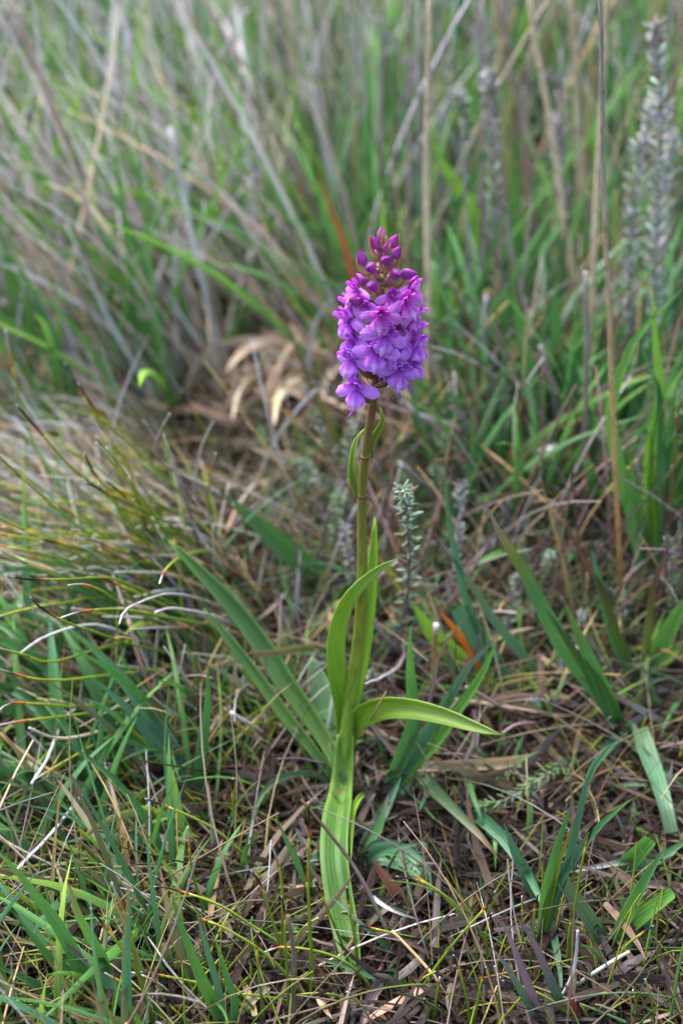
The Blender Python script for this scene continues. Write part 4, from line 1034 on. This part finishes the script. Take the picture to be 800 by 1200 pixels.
def twig(label, pts, w, cols, dt=None, side=()):
    P = path(pts, dt or gdepth(*pts[-1]) - .045, 0.003)
    d = mid_depth(P)
    o = tube('woody_twig', P, px2m(w, d), cols, M['wood'], None, 'stalk', 18, 7, 0.0009)
    tag(o, label, 'twig')
    for q in side:
        dd = min(d, gdepth(*q[0]) - .004)
        tube('side_twig', [at(x, y, dd) for x, y in q][::-1], px2m(w * 0.6, d), cols, M['wood'], o, 'stalk', 8, 6, 0.0006)
WD = cs((.17, .12, .13), (.29, .23, .26), (.42, .37, .42)); WD2 = cs((.12, .07, .06), (.25, .15, .15), (.42, .27, .27))
twig('purple-grey woody twig with a pink tip curving up right of the spike', [(570, 345), (566, 380), (567, 410), (578, 425), (600, 448), (640, 476), (655, 500)], 7, WD, None, [[(580, 420), (572, 419)], [(578, 456), (590, 460), (598, 452)]])
twig('long bent brown twig lying below the spike on the right slope', [(470, 470), (490, 486), (520, 496), (545, 508), (565, 530), (588, 548), (605, 570)], 8, WD, None, [[(532, 436), (534, 465), (542, 490), (550, 510)]])
twig('pale grey twig under the spike pointing left', [(468, 542), (490, 560), (512, 576), (545, 590), (570, 600)], 6, WD)
twig('dark twig forking up beside the tall crossing tuft', [(736, 383), (748, 400), (760, 420), (765, 450)], 5, WD)
twig('bent grey twig beneath the small upright heath sprig', [(428, 800), (445, 795), (462, 785), (473, 770), (472, 745)], 4.5, WD, .56)
twig('grey twig slanting behind the rising orchid leaf', [(436, 722), (450, 745), (465, 760), (478, 772)], 6, WD)
twig('upright grey twig with a knobbly top left of the broken stalk', [(632, 405), (640, 430), (650, 465), (652, 505), (655, 540)], 6, WD)
twig('crossing dark twig with a red tip above the green lance blades', [(508, 257), (535, 272), (568, 290), (590, 305), (612, 330)], 5, cs((.12, .08, .07), (.16, .11, .11), (.24, .18, .18)), None, [[(618, 283), (600, 293), (585, 305)], [(545, 222), (555, 250), (570, 280), (590, 340)]])
twig('red-brown stem trailing over the litter beside the pale rosette', [(588, 860), (605, 850), (632, 846), (660, 838)], 4, WD2)
twig('dark red stem lying behind the arching orchid leaf', [(545, 805), (575, 822), (605, 836), (628, 845)], 5, WD2)
twig('pinkish twig tip at the pale straw behind the lance blades', [(612, 348), (625, 338), (645, 332), (670, 338)], 5, WD2)
twig('grey-tipped twig standing left of the fresh green shoot', [(584, 588), (592, 605), (600, 622), (606, 640)], 6, WD)

def nearest(qx, qy): return min(LAND, key=lambda q: (q[0] - qx) ** 2 + (q[1] - qy) ** 2)[2]
rs = random.Random(5)
for i in range(46):
    rx, ry = rs.uniform(20, 430), rs.uniform(330, 500)
    if abs(rx - 350) < 60 and ry > 400: ry = 385
    ln = rs.uniform(150, 380); a = R(rs.gauss(122, 14))
    tx, ty = rx + math.cos(a) * ln, ry - math.sin(a) * ln
    bend = rs.uniform(-.10, .05) * ln
    wd_ = rs.uniform(5, 9)
    c = rs.choice([(TAN, GREY, WHITE), (BRN, GREY, (.55, .5, .52)), (BRN, PINK, (.5, .42, .42)), ((.3, .25, .22), WHITE, WHITE), (BRN, TAN, CREAM), (BRN, (.3, .2, .2), PUR)])
    nm = {TAN: 'silvery', BRN: 'brown-footed'}.get(c[0], 'whitish')
    stalk(f"{nm} blurred dry straw leaning left {nearest(rx, ry)}", 'straw', [(tx, ty), ((rx + tx) / 2 + bend, (ry + ty) / 2 + bend * .3), (rx, ry)], wd_, cs(*c), 'dry_straw', 'pale straws leaning behind the tussock', prof='taper', n=12)
for i in range(18):
    rx, ry = rs.uniform(470, 800), rs.uniform(330, 470)
    ln = rs.uniform(200, 420); a = R(rs.gauss(94, 7))
    tx, ty = rx + math.cos(a) * ln, ry - math.sin(a) * ln
    c = rs.choice([(BRN, TAN, CREAM), (BRN, (.36, .3, .32), (.4, .34, .37)), (BRN, PINK, GREY), (TAN, TAN, TAN)])
    stalk(f"upright blurred dry stem {nearest(rx, ry)}", 'straw', [(tx, ty), ((rx + tx) / 2 + rs.uniform(-8, 8), (ry + ty) / 2), (rx, ry)], rs.uniform(5, 8), cs(*c), 'dry_straw', 'upright dry stems behind the heath', prof='taper', n=12)

# ---------------------------------------------------------------- curled tan dry leaves behind, left of the spike
for i in range(40):
    cx_, cy_ = random.gauss(338, 48), random.gauss(448, 34)
    a = random.uniform(0, 6.28); ln = random.uniform(80, 170)
    k = random.choice((-1, 1)) * random.uniform(.1, .45)
    pts = []
    for q in range(5):
        t = q / 4 - .5
        pts.append((cx_ + math.cos(a) * ln * t - math.sin(a) * ln * k * (0.25 - t * t) * 3, cy_ + (math.sin(a) * ln * t + math.cos(a) * ln * k * (0.25 - t * t) * 3) * .8))
    o = g_blade(pts, random.uniform(6, 11), cs(jit((.42, .32, .22)), jit((.52, .41, .31)), jit((.54, .44, .36))), None, 'curled_leaf', gdepth(cx_, cy_) - random.uniform(.0, .15), 'dryblade', .35, random.uniform(-1.2, 1.2), 'leaf', .004, 12, 5, .2)
    tag(o, 'curled tan dry leaf in the heap behind the flower spike', 'dry leaf', 'curled dry leaves in one heap')

# ---------------------------------------------------------------- dew drops
def drop(label, px, py, rpx, depth, group=None):
    p = at(px, py, depth)
    r = px2m(rpx * 1.15, depth)
    V, F = [], []
    nu, nv = 14, 9
    for j in range(1, nv):
        th = math.pi * j / nv
        for i in range(nu):
            ph = 2 * math.pi * i / nu
            k = 1 + 0.08 * math.cos(th) * (1 if th < 1.57 else .3)
            V.append(p + Vector((math.sin(th) * math.cos(ph) * r, math.sin(th) * math.sin(ph) * r, math.cos(th) * r * k)))
    V.append(p + Vector((0, 0, r * 1.1))); V.append(p + Vector((0, 0, -r)))
    for j in range(nv - 2):
        for i in range(nu):
            i2 = (i + 1) % nu
            F.append((j * nu + i, (j + 1) * nu + i, (j + 1) * nu + i2, j * nu + i2))
    t, b = len(V) - 2, len(V) - 1
    for i in range(nu):
        i2 = (i + 1) % nu
        F.append((t, i, i2)); F.append((b, (nv - 2) * nu + i2, (nv - 2) * nu + i))
    tag(mesh_obj('dew_drop', V, F, None, None, M['dew'], origin=p), label, 'dew drop', group)
drop('large dew drop at the tip of a blue-green blade right of the drooping leaf', 494, 993, 6.2, .525)
drop('dew drop hanging on the blade in front of the drooping orchid leaf', 364, 1129, 5.5, .499)
drop('dew drop on the black-tipped sedge before the bare litter', 531, 1105, 5.5, .515)
drop('dew drop near the bent tip of the tallest clipped-tuft blade', 770, 1017, 5, .535)
drop('dew drop on a dark blade at the left front', 10, 1064, 5.5, .53)
drop('dew drop on the grey-tipped stem of the left front', 134, 1055, 4, .52)
drop('small dew drop on the foot of the orchid stem', 401, 909, 3.5, .571)
for x, y, r, d in [(130, 952, 5, .548), (144, 966, 5, .545), (128, 972, 5, .545)]:
    drop('blurred dew drop resting on the dewy grey-green blade', x, y, r, d, 'dew drops on one grey-green blade')
for x, y, r in [(746, 878, 3), (757, 897, 3), (758, 902, 2.5), (745, 857, 3), (769, 930, 2.5), (776, 950, 2.5)]:
    drop('tiny dew drop on the clipped blade lying below the brown-tipped tuft', x, y, r, gdepth(x, y) - .011, 'tiny dew drops on the lying clipped blade')
for x, y, r in [(454, 1140, 4.5), (447, 1143, 4)]:
    drop('dew drop on the bend of the purple folded blade', x, y, r, .502, 'dew drops on the purple blade')

# ================================================================== GRASS TUFTS FURTHER BACK
def back_tuft(x, y, label, group, n, hmin, hmax, wid, colset, lean, dryp=0.0, spread=0.03):
    root = Vector((x, y, gz(x, y) - .002))
    v_ = root - CAM; dp = v_.dot(FW); qx, qy = 400 + v_.x / dp * FOC, 600 - v_.dot(UP) / dp * FOC
    near = min(LAND, key=lambda q: (q[0] - qx) ** 2 + (q[1] - qy) ** 2)[2]
    label = f"{'tall' if hmax > .2 else 'low'} {label} {near}"
    o = empty('grass_tuft', root)
    tag(o, label, 'grass tuft', group)
    for i in range(n):
        az = random.gauss(lean[0], lean[1]); th = abs(random.gauss(lean[2], 0.16)); h = random.uniform(hmin, hmax)
        r0 = root + Vector((random.gauss(0, spread) * .5, random.gauss(0, spread) * .5, 0))
        kap = random.uniform(.15, .9)
        P = [r0]; a = th * .4
        for k in range(5):
            P.append(P[-1] + Vector((math.cos(az) * math.sin(a), math.sin(az) * math.sin(a), math.cos(a))) * h / 5)
            a += (th + kap) / 5
        dry = random.random() < dryp
        c = random.choice([(TAN, CREAM), (GREY, PINK), (TAN, GREY)]) if dry else random.choice(colset)
        blade('blade', P, wid * random.uniform(.6, 1.3) * (.6 if dry else 1), cs(jit(c[0]), jit(c[0]), jit(c[1])), M['dryblade' if dry else 'blade'], o, .3, random.uniform(-.9, .9), 'grass', 9)
GS = [(GR, GR2), (GR2, LG), (GR, BG), (BG, BG), (DG, GR)]
# lance blades to the right of the spike
tuft((575, 420), 'bright green tuft of broad lance blades behind the crossing dark twig', [
    ([(500, 140), (515, 185), (540, 225), (562, 270), (572, 340)], 21, cs(GR, GR2, LG, GR2)), ([(573, 180), (574, 225), (580, 270), (584, 330)], 20, cs(GR, GR2, GR2, LG)), ([(550, 225), (530, 260), (525, 310), (540, 380)], 13, cs(GR, GR2, GR2)),
    ([(690, 255), (680, 300), (660, 340), (630, 390)], 18, cs(GR, GR2, LG)), ([(600, 160), (602, 230), (606, 290), (600, 370)], 13, cs(GR, GR2, GR2)), ([(640, 310), (610, 340), (595, 380)], 15, cs(GR2, GR2))])
tuft((520, 470), 'green tuft of tall blades right beside the flower spike', [
    ([(500, 300), (510, 345), (515, 400)], 14, cs(GR, GR, LG)), ([(540, 320), (530, 370), (525, 420)], 16, cs(GR, GR2, YG)), ([(480, 330), (500, 380), (512, 430)], 12, cs(GR, GR, GR)), ([(585, 330), (560, 400), (540, 440)], 22, cs(GR, BG, GR)), ([(545, 440), (535, 450), (528, 460)], 18, cs(GR, GR, GR))])
tuft((640, 540), 'dense dark green tuft behind the woody twig with the pink tip', [
    ([(598, 330), (612, 400), (628, 470)], 20, cs(DG, GR, GR)), ([(690, 330), (680, 400), (660, 480)], 22, cs(GR, GR, GR2)), ([(650, 330), (652, 400), (648, 480)], 22, cs(DG, GR, GR)), ([(735, 370), (710, 430), (680, 490)], 24, cs(DG, GR, GR)),
    ([(560, 410), (580, 460), (605, 505)], 20, cs(GR, BG, BG)), ([(712, 470), (680, 480), (655, 505)], 15, cs(GR, GR, BG))])
tuft((590, 560), 'low green tuft of broad blades under the long bent twig', [([(560, 470), (570, 500), (580, 530)], 20, cs(DG, GR, GR)), ([(640, 490), (620, 505), (605, 530)], 18, cs(DG, GR, GR)), ([(480, 480), (500, 520), (540, 550)], 26, cs(GR, GR2, GR)), ([(500, 555), (530, 560), (560, 565)], 14, cs(GR, GR2, GR))])
tuft((735, 560), 'broad green tuft leaning left against the tall tan stalk', [([(718, 420), (728, 460), (735, 510)], 22, cs(GR, GR, GR2)), ([(690, 560), (705, 540), (720, 550)], 20, cs(DG, GR, GR)), ([(780, 500), (765, 520), (750, 545)], 16, cs(GR, GR, GR))])
for i in range(24):
    x, y = random.uniform(.03, .42), random.uniform(.38, 1.2)
    x = x * (0.6 + y * .7)
    back_tuft(x, y, 'blurred green grass tuft', 'blurred green tufts behind the heath', random.randint(6, 9), .08, random.choice((.16, .21)), .0055, GS, (random.uniform(0, 6.28), 1.5, .25), .15)
for i in range(26):
    x, y = -random.uniform(.02, .40), random.uniform(.30, 1.2)
    x = x * (0.6 + y * .7)
    back_tuft(x, y, 'blurred green and straw grass tuft', 'blurred mixed tufts behind the tussock', random.randint(6, 9), .09, random.choice((.16, .22)), .0042, GS, (random.gauss(2.9, .3), .7, .45), .5)
for i in range(24):
    x, y = random.uniform(-.26, -.085), random.uniform(-.10, .09)
    back_tuft(x, y, 'dark green grass tuft', 'low green tufts by the tussock', 7, .05, .10, .0055, [(DG, GR), (GR, GR2), (GR, BG)], (random.gauss(3.3, .6), .8, .7), .15)

shrub = empty('dark_shrub', (-.40, 1.0, gz(-.40, 1.0)))
tag(shrub, 'dark green leafy shrub far behind the dry grass', 'shrub')
VV, FF, KK, SS = [], [], [], []
for i in range(900):
    c = Vector((-.40 + random.gauss(0, .10), 1.0 + random.gauss(0, .10), gz(-.4, 1.0) + .05 + abs(random.gauss(.13, .09))))
    d1 = Vector((random.gauss(0, 1), random.gauss(0, 1), random.gauss(0, .6))).normalized(); d2 = d1.cross(Vector((random.gauss(0, 1), random.gauss(0, 1), 1))).normalized()
    l = random.uniform(.012, .024); b = len(VV); k = jit((.03, .075, .03), .4); rn = random.random()
    for u, v in ((0, 0), (.5, -.32), (1, 0), (.5, .32)):
        VV.append(c + d1 * l * u + d2 * l * v); KK.append(k); SS.append((v + .5, u * l, rn))
    FF.append((b, b + 1, b + 2, b + 3))
o = mesh_obj('foliage', VV, FF, KK, SS, M['blade'], shrub, origin=shrub.location); o['kind'] = 'stuff'
for i in range(6):
    a = i * 1.05
    b0 = Vector(shrub.location)
    tube('stem', [b0, b0 + Vector((math.cos(a) * .03, math.sin(a) * .03, .1)), b0 + Vector((math.cos(a) * .09, math.sin(a) * .09, .24))], .006, cs(DBR, BRN), M['wood'], shrub, 'stalk', 8)

# ================================================================== MASSES NOBODY COULD COUNT
def mass(name, label, cat, root, az, th, kap, length, width, c0, c1, mat, nseg=5, form='v', zoff=None, flat=None):
    """many blades in one mesh, all arrays"""
    n = len(root)
    t = np.linspace(0, 1, nseg + 1)
    ang = th[:, None] + kap[:, None] * (t[None, :] - 0.5 / nseg)
    stp = (length / nseg)[:, None]
    dh = np.sin(ang[:, 1:]) * stp; dv = np.cos(ang[:, 1:]) * stp
    h = np.concatenate([np.zeros((n, 1)), np.cumsum(dh, 1)], 1); v = np.concatenate([np.zeros((n, 1)), np.cumsum(dv, 1)], 1)
    ca, sa = np.cos(az), np.sin(az)
    # a slight sideways wander
    wob = RNG.normal(0, 1, (n, 1)) * (t[None, :] ** 2) * length[:, None] * 0.18
    cx = root[:, 0, None] + ca[:, None] * h - sa[:, None] * wob
    cy = root[:, 1, None] + sa[:, None] * h + ca[:, None] * wob
    cz = root[:, 2, None] + v
    if flat is not None: cz = np.maximum(cz, flat[:, None] + 0.0006)
    tw = RNG.uniform(-1.0, 1.0, n)
    sx = -sa * np.cos(tw); sy = ca * np.cos(tw); sz = np.sin(tw)
    nxv = ca * 0.9; nyv = sa * 0.9; nzv = -0.4 * np.ones(n)
    if form == 'v':
        prof = (0.65 + 0.35 * np.minimum(1, t / .3)) * np.maximum(0.0, 1 - t ** 2.2) ** .85 + 0.03
        us = np.array([-1.0, 0.0, 1.0]); fold = np.array([0.28, -0.28, 0.28])
        ofs = [(u, f) for u, f in zip(us, fold)]
        closed = False
    else:
        prof = 1.0 - 0.45 * t
        ofs = [(math.cos(k * 2.0944), math.sin(k * 2.0944)) for k in range(3)]
        closed = True
    m_ = len(ofs)
    hw = (width * 0.5)[:, None] * prof[None, :]
    P = np.empty((n, nseg + 1, m_, 3), np.float32)
    for k, (u, f) in enumerate(ofs):
        P[:, :, k, 0] = cx + hw * (u * sx[:, None] + f * nxv[:, None])
        P[:, :, k, 1] = cy + hw * (u * sy[:, None] + f * nyv[:, None])
        P[:, :, k, 2] = cz + hw * (u * sz[:, None] + f * nzv[:, None])
    per = (nseg + 1) * m_
    q = []
    for i in range(nseg):
        for k in range(m_ if closed else m_ - 1):
            k2 = (k + 1) % m_
            q.append((i * m_ + k, i * m_ + k2, (i + 1) * m_ + k2, (i + 1) * m_ + k))
    q = np.array(q, np.int32)
    faces = (q[None] + (np.arange(n, dtype=np.int32) * per)[:, None, None]).reshape(-1)
    nf = len(faces) // 4
    me = bpy.data.meshes.new(name)
    me.vertices.add(n * per); me.vertices.foreach_set('co', P.reshape(-1))
    me.loops.add(nf * 4); me.loops.foreach_set('vertex_index', faces)
    me.polygons.add(nf); me.polygons.foreach_set('loop_start', np.arange(0, nf * 4, 4, dtype=np.int32))
    me.polygons.foreach_set('use_smooth', np.ones(nf, bool))
    me.update(calc_edges=True); me.validate()
    cc = c0[:, None, None, :] + (c1 - c0)[:, None, None, :] * (t[None, :, None, None] ** 1.3)
    cc = np.broadcast_to(cc, (n, nseg + 1, m_, 3))
    col4 = np.ones((n, nseg + 1, m_, 4), np.float32); col4[..., :3] = np.maximum(cc, .003)
    a = me.attributes.new('Col', 'FLOAT_COLOR', 'POINT'); a.data.foreach_set('color', col4.reshape(-1))
    st = np.empty((n, nseg + 1, m_, 3), np.float32)
    st[..., 0] = np.linspace(0, 1, m_)[None, None, :]; st[..., 1] = (t[None, :] * length[:, None])[:, :, None]; st[..., 2] = RNG.random(n)[:, None, None]
    a = me.attributes.new('st', 'FLOAT_VECTOR', 'POINT'); a.data.foreach_set('vector', st.reshape(-1))
    me.materials.append(M[mat])
    o = bpy.data.objects.new(name, me); COL.objects.link(o)
    return tag(o, label, cat, None, 'stuff')

def pick(cols, n, s=.22, ch=.07):
    i = RNG.integers(0, len(cols), n)
    c = np.array(cols)[i]
    return c * RNG.uniform(1 - s, 1 + s, (n, 1)) * RNG.uniform(1 - ch, 1 + ch, (n, 3))
GZ = np.vectorize(gz)
def scatter(n, x0, x1, y0, y1, wedge=True, yp=1.0):
    y = y0 + (y1 - y0) * RNG.random(n) ** yp
    u = RNG.random(n)
    sc_ = (0.42 + 0.62 * np.maximum(0, y + 0.45)) if wedge else 1.0
    x = (x0 + (x1 - x0) * u) * sc_
    return x, y
def roots(x, y, dz=-0.002): return np.stack([x, y, GZ(x, y) + dz], 1)
nrm = lambda m_, s_, n: RNG.normal(m_, s_, n)
uni = lambda a, b, n: RNG.uniform(a, b, n)

# straw litter over the peat
def litter(name, label, n, x0, x1, y0, y1, l0, l1, w0, w1, cols, form='v', dz=(0.000, 0.008)):
    x, y = scatter(n, x0, x1, y0, y1, True, 1.3)
    r = roots(x, y, 0); fl = r[:, 2].copy(); r[:, 2] += uni(dz[0], dz[1], n)
    L_ = uni(l0, l1, n)
    c = pick(cols, n, .45)
    mass(name, label, 'litter', r, uni(0, 6.283, n), nrm(1.52, .12, n), nrm(.1, .35, n), L_, uni(w0, w1, n), c, c * uni(.6, 1.3, n)[:, None], 'straw', 4, form, flat=fl)
LIT = [(0.038, 0.024, 0.017), (0.025, 0.017, 0.014), (0.046, 0.03, 0.022), (0.061, 0.042, 0.031), (0.046, 0.036, 0.034), (0.06, 0.048, 0.047), (0.103, 0.076, 0.053), (0.015, 0.01, 0.009), (0.087, 0.076, 0.077), (0.02, 0.015, 0.015), (0.192, 0.156, 0.125)]
litter('straw_litter', 'brown dead straw matted over the ground', 9000, -.30, .30, -.26, .45, .010, .045, .0007, .0019, LIT)
litter('thatch_litter', 'thin dark straw bedded deep in the peat', 8000, -.30, .30, -.26, .45, .008, .03, .0006, .0014, [(.03, .018, .012), (.05, .03, .02), (.075, .046, .03), (.10, .065, .042)], dz=(0, .004))
litter('blade_litter', 'broad dead grass blades lying on the ground', 1500, -.30, .30, -.26, .45, .012, .045, .0018, .0042, LIT + LIT + [(.30, .2, .14), (.36, .25, .14)], dz=(0.001, .012))
litter('chaff', 'fine brown plant chaff on bare peat', 12000, -.28, .30, -.24, .30, .003, .010, .0006, .0015, [(.03, .018, .012), (.06, .036, .023), (.085, .052, .032), (.12, .075, .046), (.2, .14, .1)], dz=(0, .005))
litter('outer_litter', 'dead straw and blades under the meadow grass', 5000, -.75, .75, -.3, 1.3, .015, .06, .001, .004, LIT, dz=(0.0, .012))

def keep(x, y, f):
    k = np.array([f(a, b) for a, b in zip(x, y)]); return x[k], y[k]
def clear_front(a, b):
    """short sward in front of the orchid: its own stand stays open"""
    return not (abs(a - 0.003) < .03 and b < .03) 

# short sedge and fine green shoots in the foreground
x, y = scatter(4200, -.42, .40, -.26, .06)
den = lambda a, b: RNG.random() < (0.95 if a < -.03 else (.5 if b < -.06 else .2)) and clear_front(a, b)
x, y = keep(x, y, den); n = len(x)
mass('short_sedge', 'short fine green sedge shoots in the foreground sward', 'sedge', roots(x, y), uni(0, 6.28, n), np.abs(nrm(.25, .2, n)), nrm(.4, .4, n), uni(.010, .026, n) * (1 + .7 * (y < -.06)), uni(.0008, .0014, n), pick([(.12, .2, .02), (.09, .18, .03), GR, YG], n), pick([(.16, .24, .02), YG, (.3, .2, .03), (.03, .02, .01), (.14, .24, .03)], n), 'sedge', 5, 'tube')
# fine tangle of dead and living threads over the litter
x, y = scatter(1200, -.30, .30, -.22, .34); n = len(x)
x, y = keep(x, y, lambda a, b: not (abs(a - .004) < .016 and b < .02)); n = len(x)
r_ = roots(x, y, 0.001); r_[:, 2] += uni(0, .012, n)
mass('straw_tangle', 'fine tangled straw threads arching over the ground', 'straw', r_, uni(0, 6.28, n), nrm(1.15, .3, n), nrm(.5, .5, n), uni(.03, .085, n), uni(.0006, .0013, n), pick([(.16, .11, .08), (.22, .17, .14), BRN, OL, DG], n), pick([(.25, .22, .2), (.34, .26, .18), (.2, .15, .12), TAN, OL, OL, (.15, .1, .08), GREY], n, .4), 'straw', 7, 'tube', flat=GZ(x, y))
x, y = scatter(800, -.05, .30, -.10, .30); n = len(x)
mass('litter_shoots', 'small green blades pushing through the litter', 'grass', roots(x, y), uni(0, 6.28, n), np.abs(nrm(.6, .35, n)), nrm(.6, .4, n), uni(.015, .05, n) * (.55 + .45 * (y > .03)), uni(.0014, .0036, n), pick([GR, DG, BG, OL], n), pick([GR2, GR, BG, PUR, BRN], n), 'blade', 6)
x = nrm(-.042, .022, 300); y = nrm(.055, .03, 300); n = 300
mass('leaf_foot_grass', 'fine grass and straw growing up through the long orchid leaves', 'grass', roots(x, y), nrm(2.9, 1.2, n), np.abs(nrm(.45, .3, n)), nrm(.5, .4, n), uni(.02, .055, n), uni(.0008, .0024, n), pick([DG, GR, BRN, OL], n), pick([GR2, GR, TAN, GREY, OL, PUR], n), 'mass', 6)
# leafy left foreground
x, y = scatter(1500, -.5, -.07, -.25, .14); n = len(x)
mass('foreground_grass', 'green grass and straw mixed in the left foreground', 'grass', roots(x, y), nrm(2.9, .9, n), np.abs(nrm(.6, .3, n)), nrm(.6, .4, n), uni(.03, .085, n), uni(.0014, .0050, n), pick([GR, DG, BG, GR2, DG], n), pick([GR, GR2, BG, YG, BRN], n), 'blade', 6)
x, y = scatter(700, -.5, -.04, -.25, .12); n = len(x)
mass('foreground_straw', 'dry straw leaning through the left foreground grass', 'straw', roots(x, y), nrm(2.9, 1.2, n), np.abs(nrm(.9, .35, n)), nrm(.5, .4, n), uni(.03, .08, n), uni(.0008, .0018, n), pick([BRN, TAN, PINK], n), pick([GREY, CREAM, TAN, WHITE], n), 'straw', 6, 'tube')
# mid ground, right: sparse shoots and dead stems among the heath
x, y = scatter(900, .03, .5, .04, .42); n = len(x)
mass('midground_shoots', 'thin green and brown shoots among the heath right of the orchid', 'grass', roots(x, y), uni(0, 6.28, n), np.abs(nrm(.4, .3, n)), nrm(.5, .4, n), uni(.02, .06, n), uni(.001, .003, n), pick([GR, OL, BRN, DBR, BG], n), pick([GR2, BRN, PUR, BG, TAN], n), 'mass', 5)
x, y = scatter(2600, -.06, .5, .06, .5); x, y = keep(x, y, lambda a, b: not (abs(a + .032) < .05 and .22 < b)); n = len(x)
mass('heath_undergrowth', 'low grey-green heath leaves and red stems under the sprigs', 'heath', roots(x, y, 0.0), uni(0, 6.28, n), np.abs(nrm(.7, .4, n)), nrm(.3, .5, n), uni(.006, .022, n), uni(.0008, .002, n), pick([HG2, (.1, .04, .03), HG, DBR], n), pick([HG, (.2, .3, .1), HGs, (.25, .1, .08), HGp], n), 'mass', 4)
# the tussock mound's filling, leaning left
x, y = scatter(2600, -.52, -.10, .03, .36); n = len(x)
mass('tussock_thatch', 'tangled dead and green thatch inside the sedge tussock', 'thatch', roots(x, y), nrm(2.95, .5, n), np.abs(nrm(.75, .3, n)), nrm(.55, .4, n), uni(.04, .10, n), uni(.0008, .002, n), pick([BRN, DG, OL, (.2, .15, .12), DBR], n), pick([OL, GREY, TAN, GR2, WHITE, PINK, GREY, (.42, .38, .42), GREY], n, .4), 'mass', 6)
# background, left: grey-mauve dead grass leaning left, with green under it
MAUVE = (.46, .42, .49)
def band(name, label, n, x0, x1, y0, y1, az, th, kap, l0, l1, w0, w1, c0, c1, mat='mass', form='v', seg=7, yp=1.1):
    x, y = scatter(n, x0, x1, y0, y1, True, yp)
    x, y = keep(x, y, lambda a, b: not (abs(a + .032) < .03 and .27 < b < .43)); n = len(x)
    mass(name, label, 'grass', roots(x, y), nrm(az[0], az[1], n), np.abs(nrm(th[0], th[1], n)), nrm(kap, .35, n), uni(l0, l1, n), uni(w0, w1, n), pick(c0, n, .5), pick(c1, n, .5), mat, seg, form)
DRY0 = [(.26, .20, .16), (.30, .26, .28), (.25, .22, .22), (.18, .14, .11)]
band('dry_meadow_grass', 'dry grey and mauve grass leaning left behind the tussock', 1000, -.46, .03, .34, 1.1, (2.9, .95), (.42, .3), .35, .12, .30, .0018, .0046, DRY0, [WHITE, WHITE, (.60, .54, .57), MAUVE, CREAM, (.6, .57, .58)])
band('broad_meadow_grass', 'broad green blades between the dry grass behind the tussock', 900, -.50, .05, .32, 1.1, (2.7, 1.2), (.36, .28), .4, .09, .25, .0030, .0075, [DG, GR, GR], [GR2, GR2, LG, (.14, .25, .12), LG])
band('far_dry_grass', 'far dry grass in the blurred distance', 450, -.60, .06, 1.0, 2.7, (3.0, .7), (.35, .25), .5, .12, .32, .0035, .0080, DRY0, [GREY, WHITE, MAUVE, TAN], seg=6)
band('far_green_grass', 'far green grass in the blurred distance', 1600, -.60, .60, 1.0, 2.7, (2.7, 1.5), (.3, .2), .5, .10, .26, .0060, .0120, [DG, GR, DG], [GR2, BG, GR, LG], seg=6)
# background, right: greener
band('green_meadow_right', 'broad green grass behind the heath sprigs', 700, .0, .58, .40, 1.1, (1.5, 2.0), (.2, .15), .4, .08, .22, .0040, .0085, [DG, GR, GR2, BG], [GR2, GR, LG, BG, GG])
band('dry_stems_right', 'dry upright stems among the green grass behind the heath', 520, -.06, .58, .42, 1.2, (1.5, 2.0), (.14, .1), .2, .12, .34, .0016, .0036, DRY0, [TAN, GREY, MAUVE, CREAM], 'straw', 'tube')
band('far_stems_right', 'far dry stems standing in the blurred distance', 700, -.1, .58, 1.1, 2.7, (1.5, 2.0), (.14, .1), .2, .14, .34, .0030, .0060, DRY0, [TAN, GREY, MAUVE, CREAM], 'straw', 'tube', 6)
band('slope_straw', 'thin brown and purple dead stems standing among the heath', 900, -.02, .34, .10, .46, (1.5, 2.0), (.35, .25), .4, .04, .13, .0009, .0022, [(.14, .08, .05), (.2, .12, .08), (.1, .06, .06)], [BRN, TAN, PUR, GREY, (.3, .2, .2)], 'straw', 'tube')
band('heath_needles', 'dense low heath foliage on the slope behind the orchid', 2600, -.05, .34, .12, .48, (1.5, 2.0), (.5, .35), .3, .010, .040, .0012, .0026, [HG2, (.08, .05, .04), HG2], [HG, HGs, HG2, (.13, .22, .06)], 'heath', 'tube', 4)
band('slope_green', 'green blades filling the slope between heath and tall tufts', 520, .05, .36, .17, .45, (1.5, 2.0), (.32, .25), .5, .05, .14, .0035, .0075, [(.025, .07, .02), DG, DG], [GR, DG, GR, GR2], 'blade')
# to the sides and beyond, thinner
x, y = scatter(4500, -1.3, 1.3, -.3, 3.2); k = np.abs(x) > (0.42 + 0.62 * (y + .45)) * .5; x, y = x[k], y[k]; n = len(x)
mass('meadow_margin', 'mixed meadow grass outside the heath patch', 'grass', roots(x, y), uni(0, 6.28, n), np.abs(nrm(.3, .2, n)), nrm(.5, .4, n), uni(.06, .18, n), uni(.0015, .005, n), pick([DG, GR, BRN, TAN], n), pick([GR2, GR, GREY, TAN, BG], n), 'mass', 5)
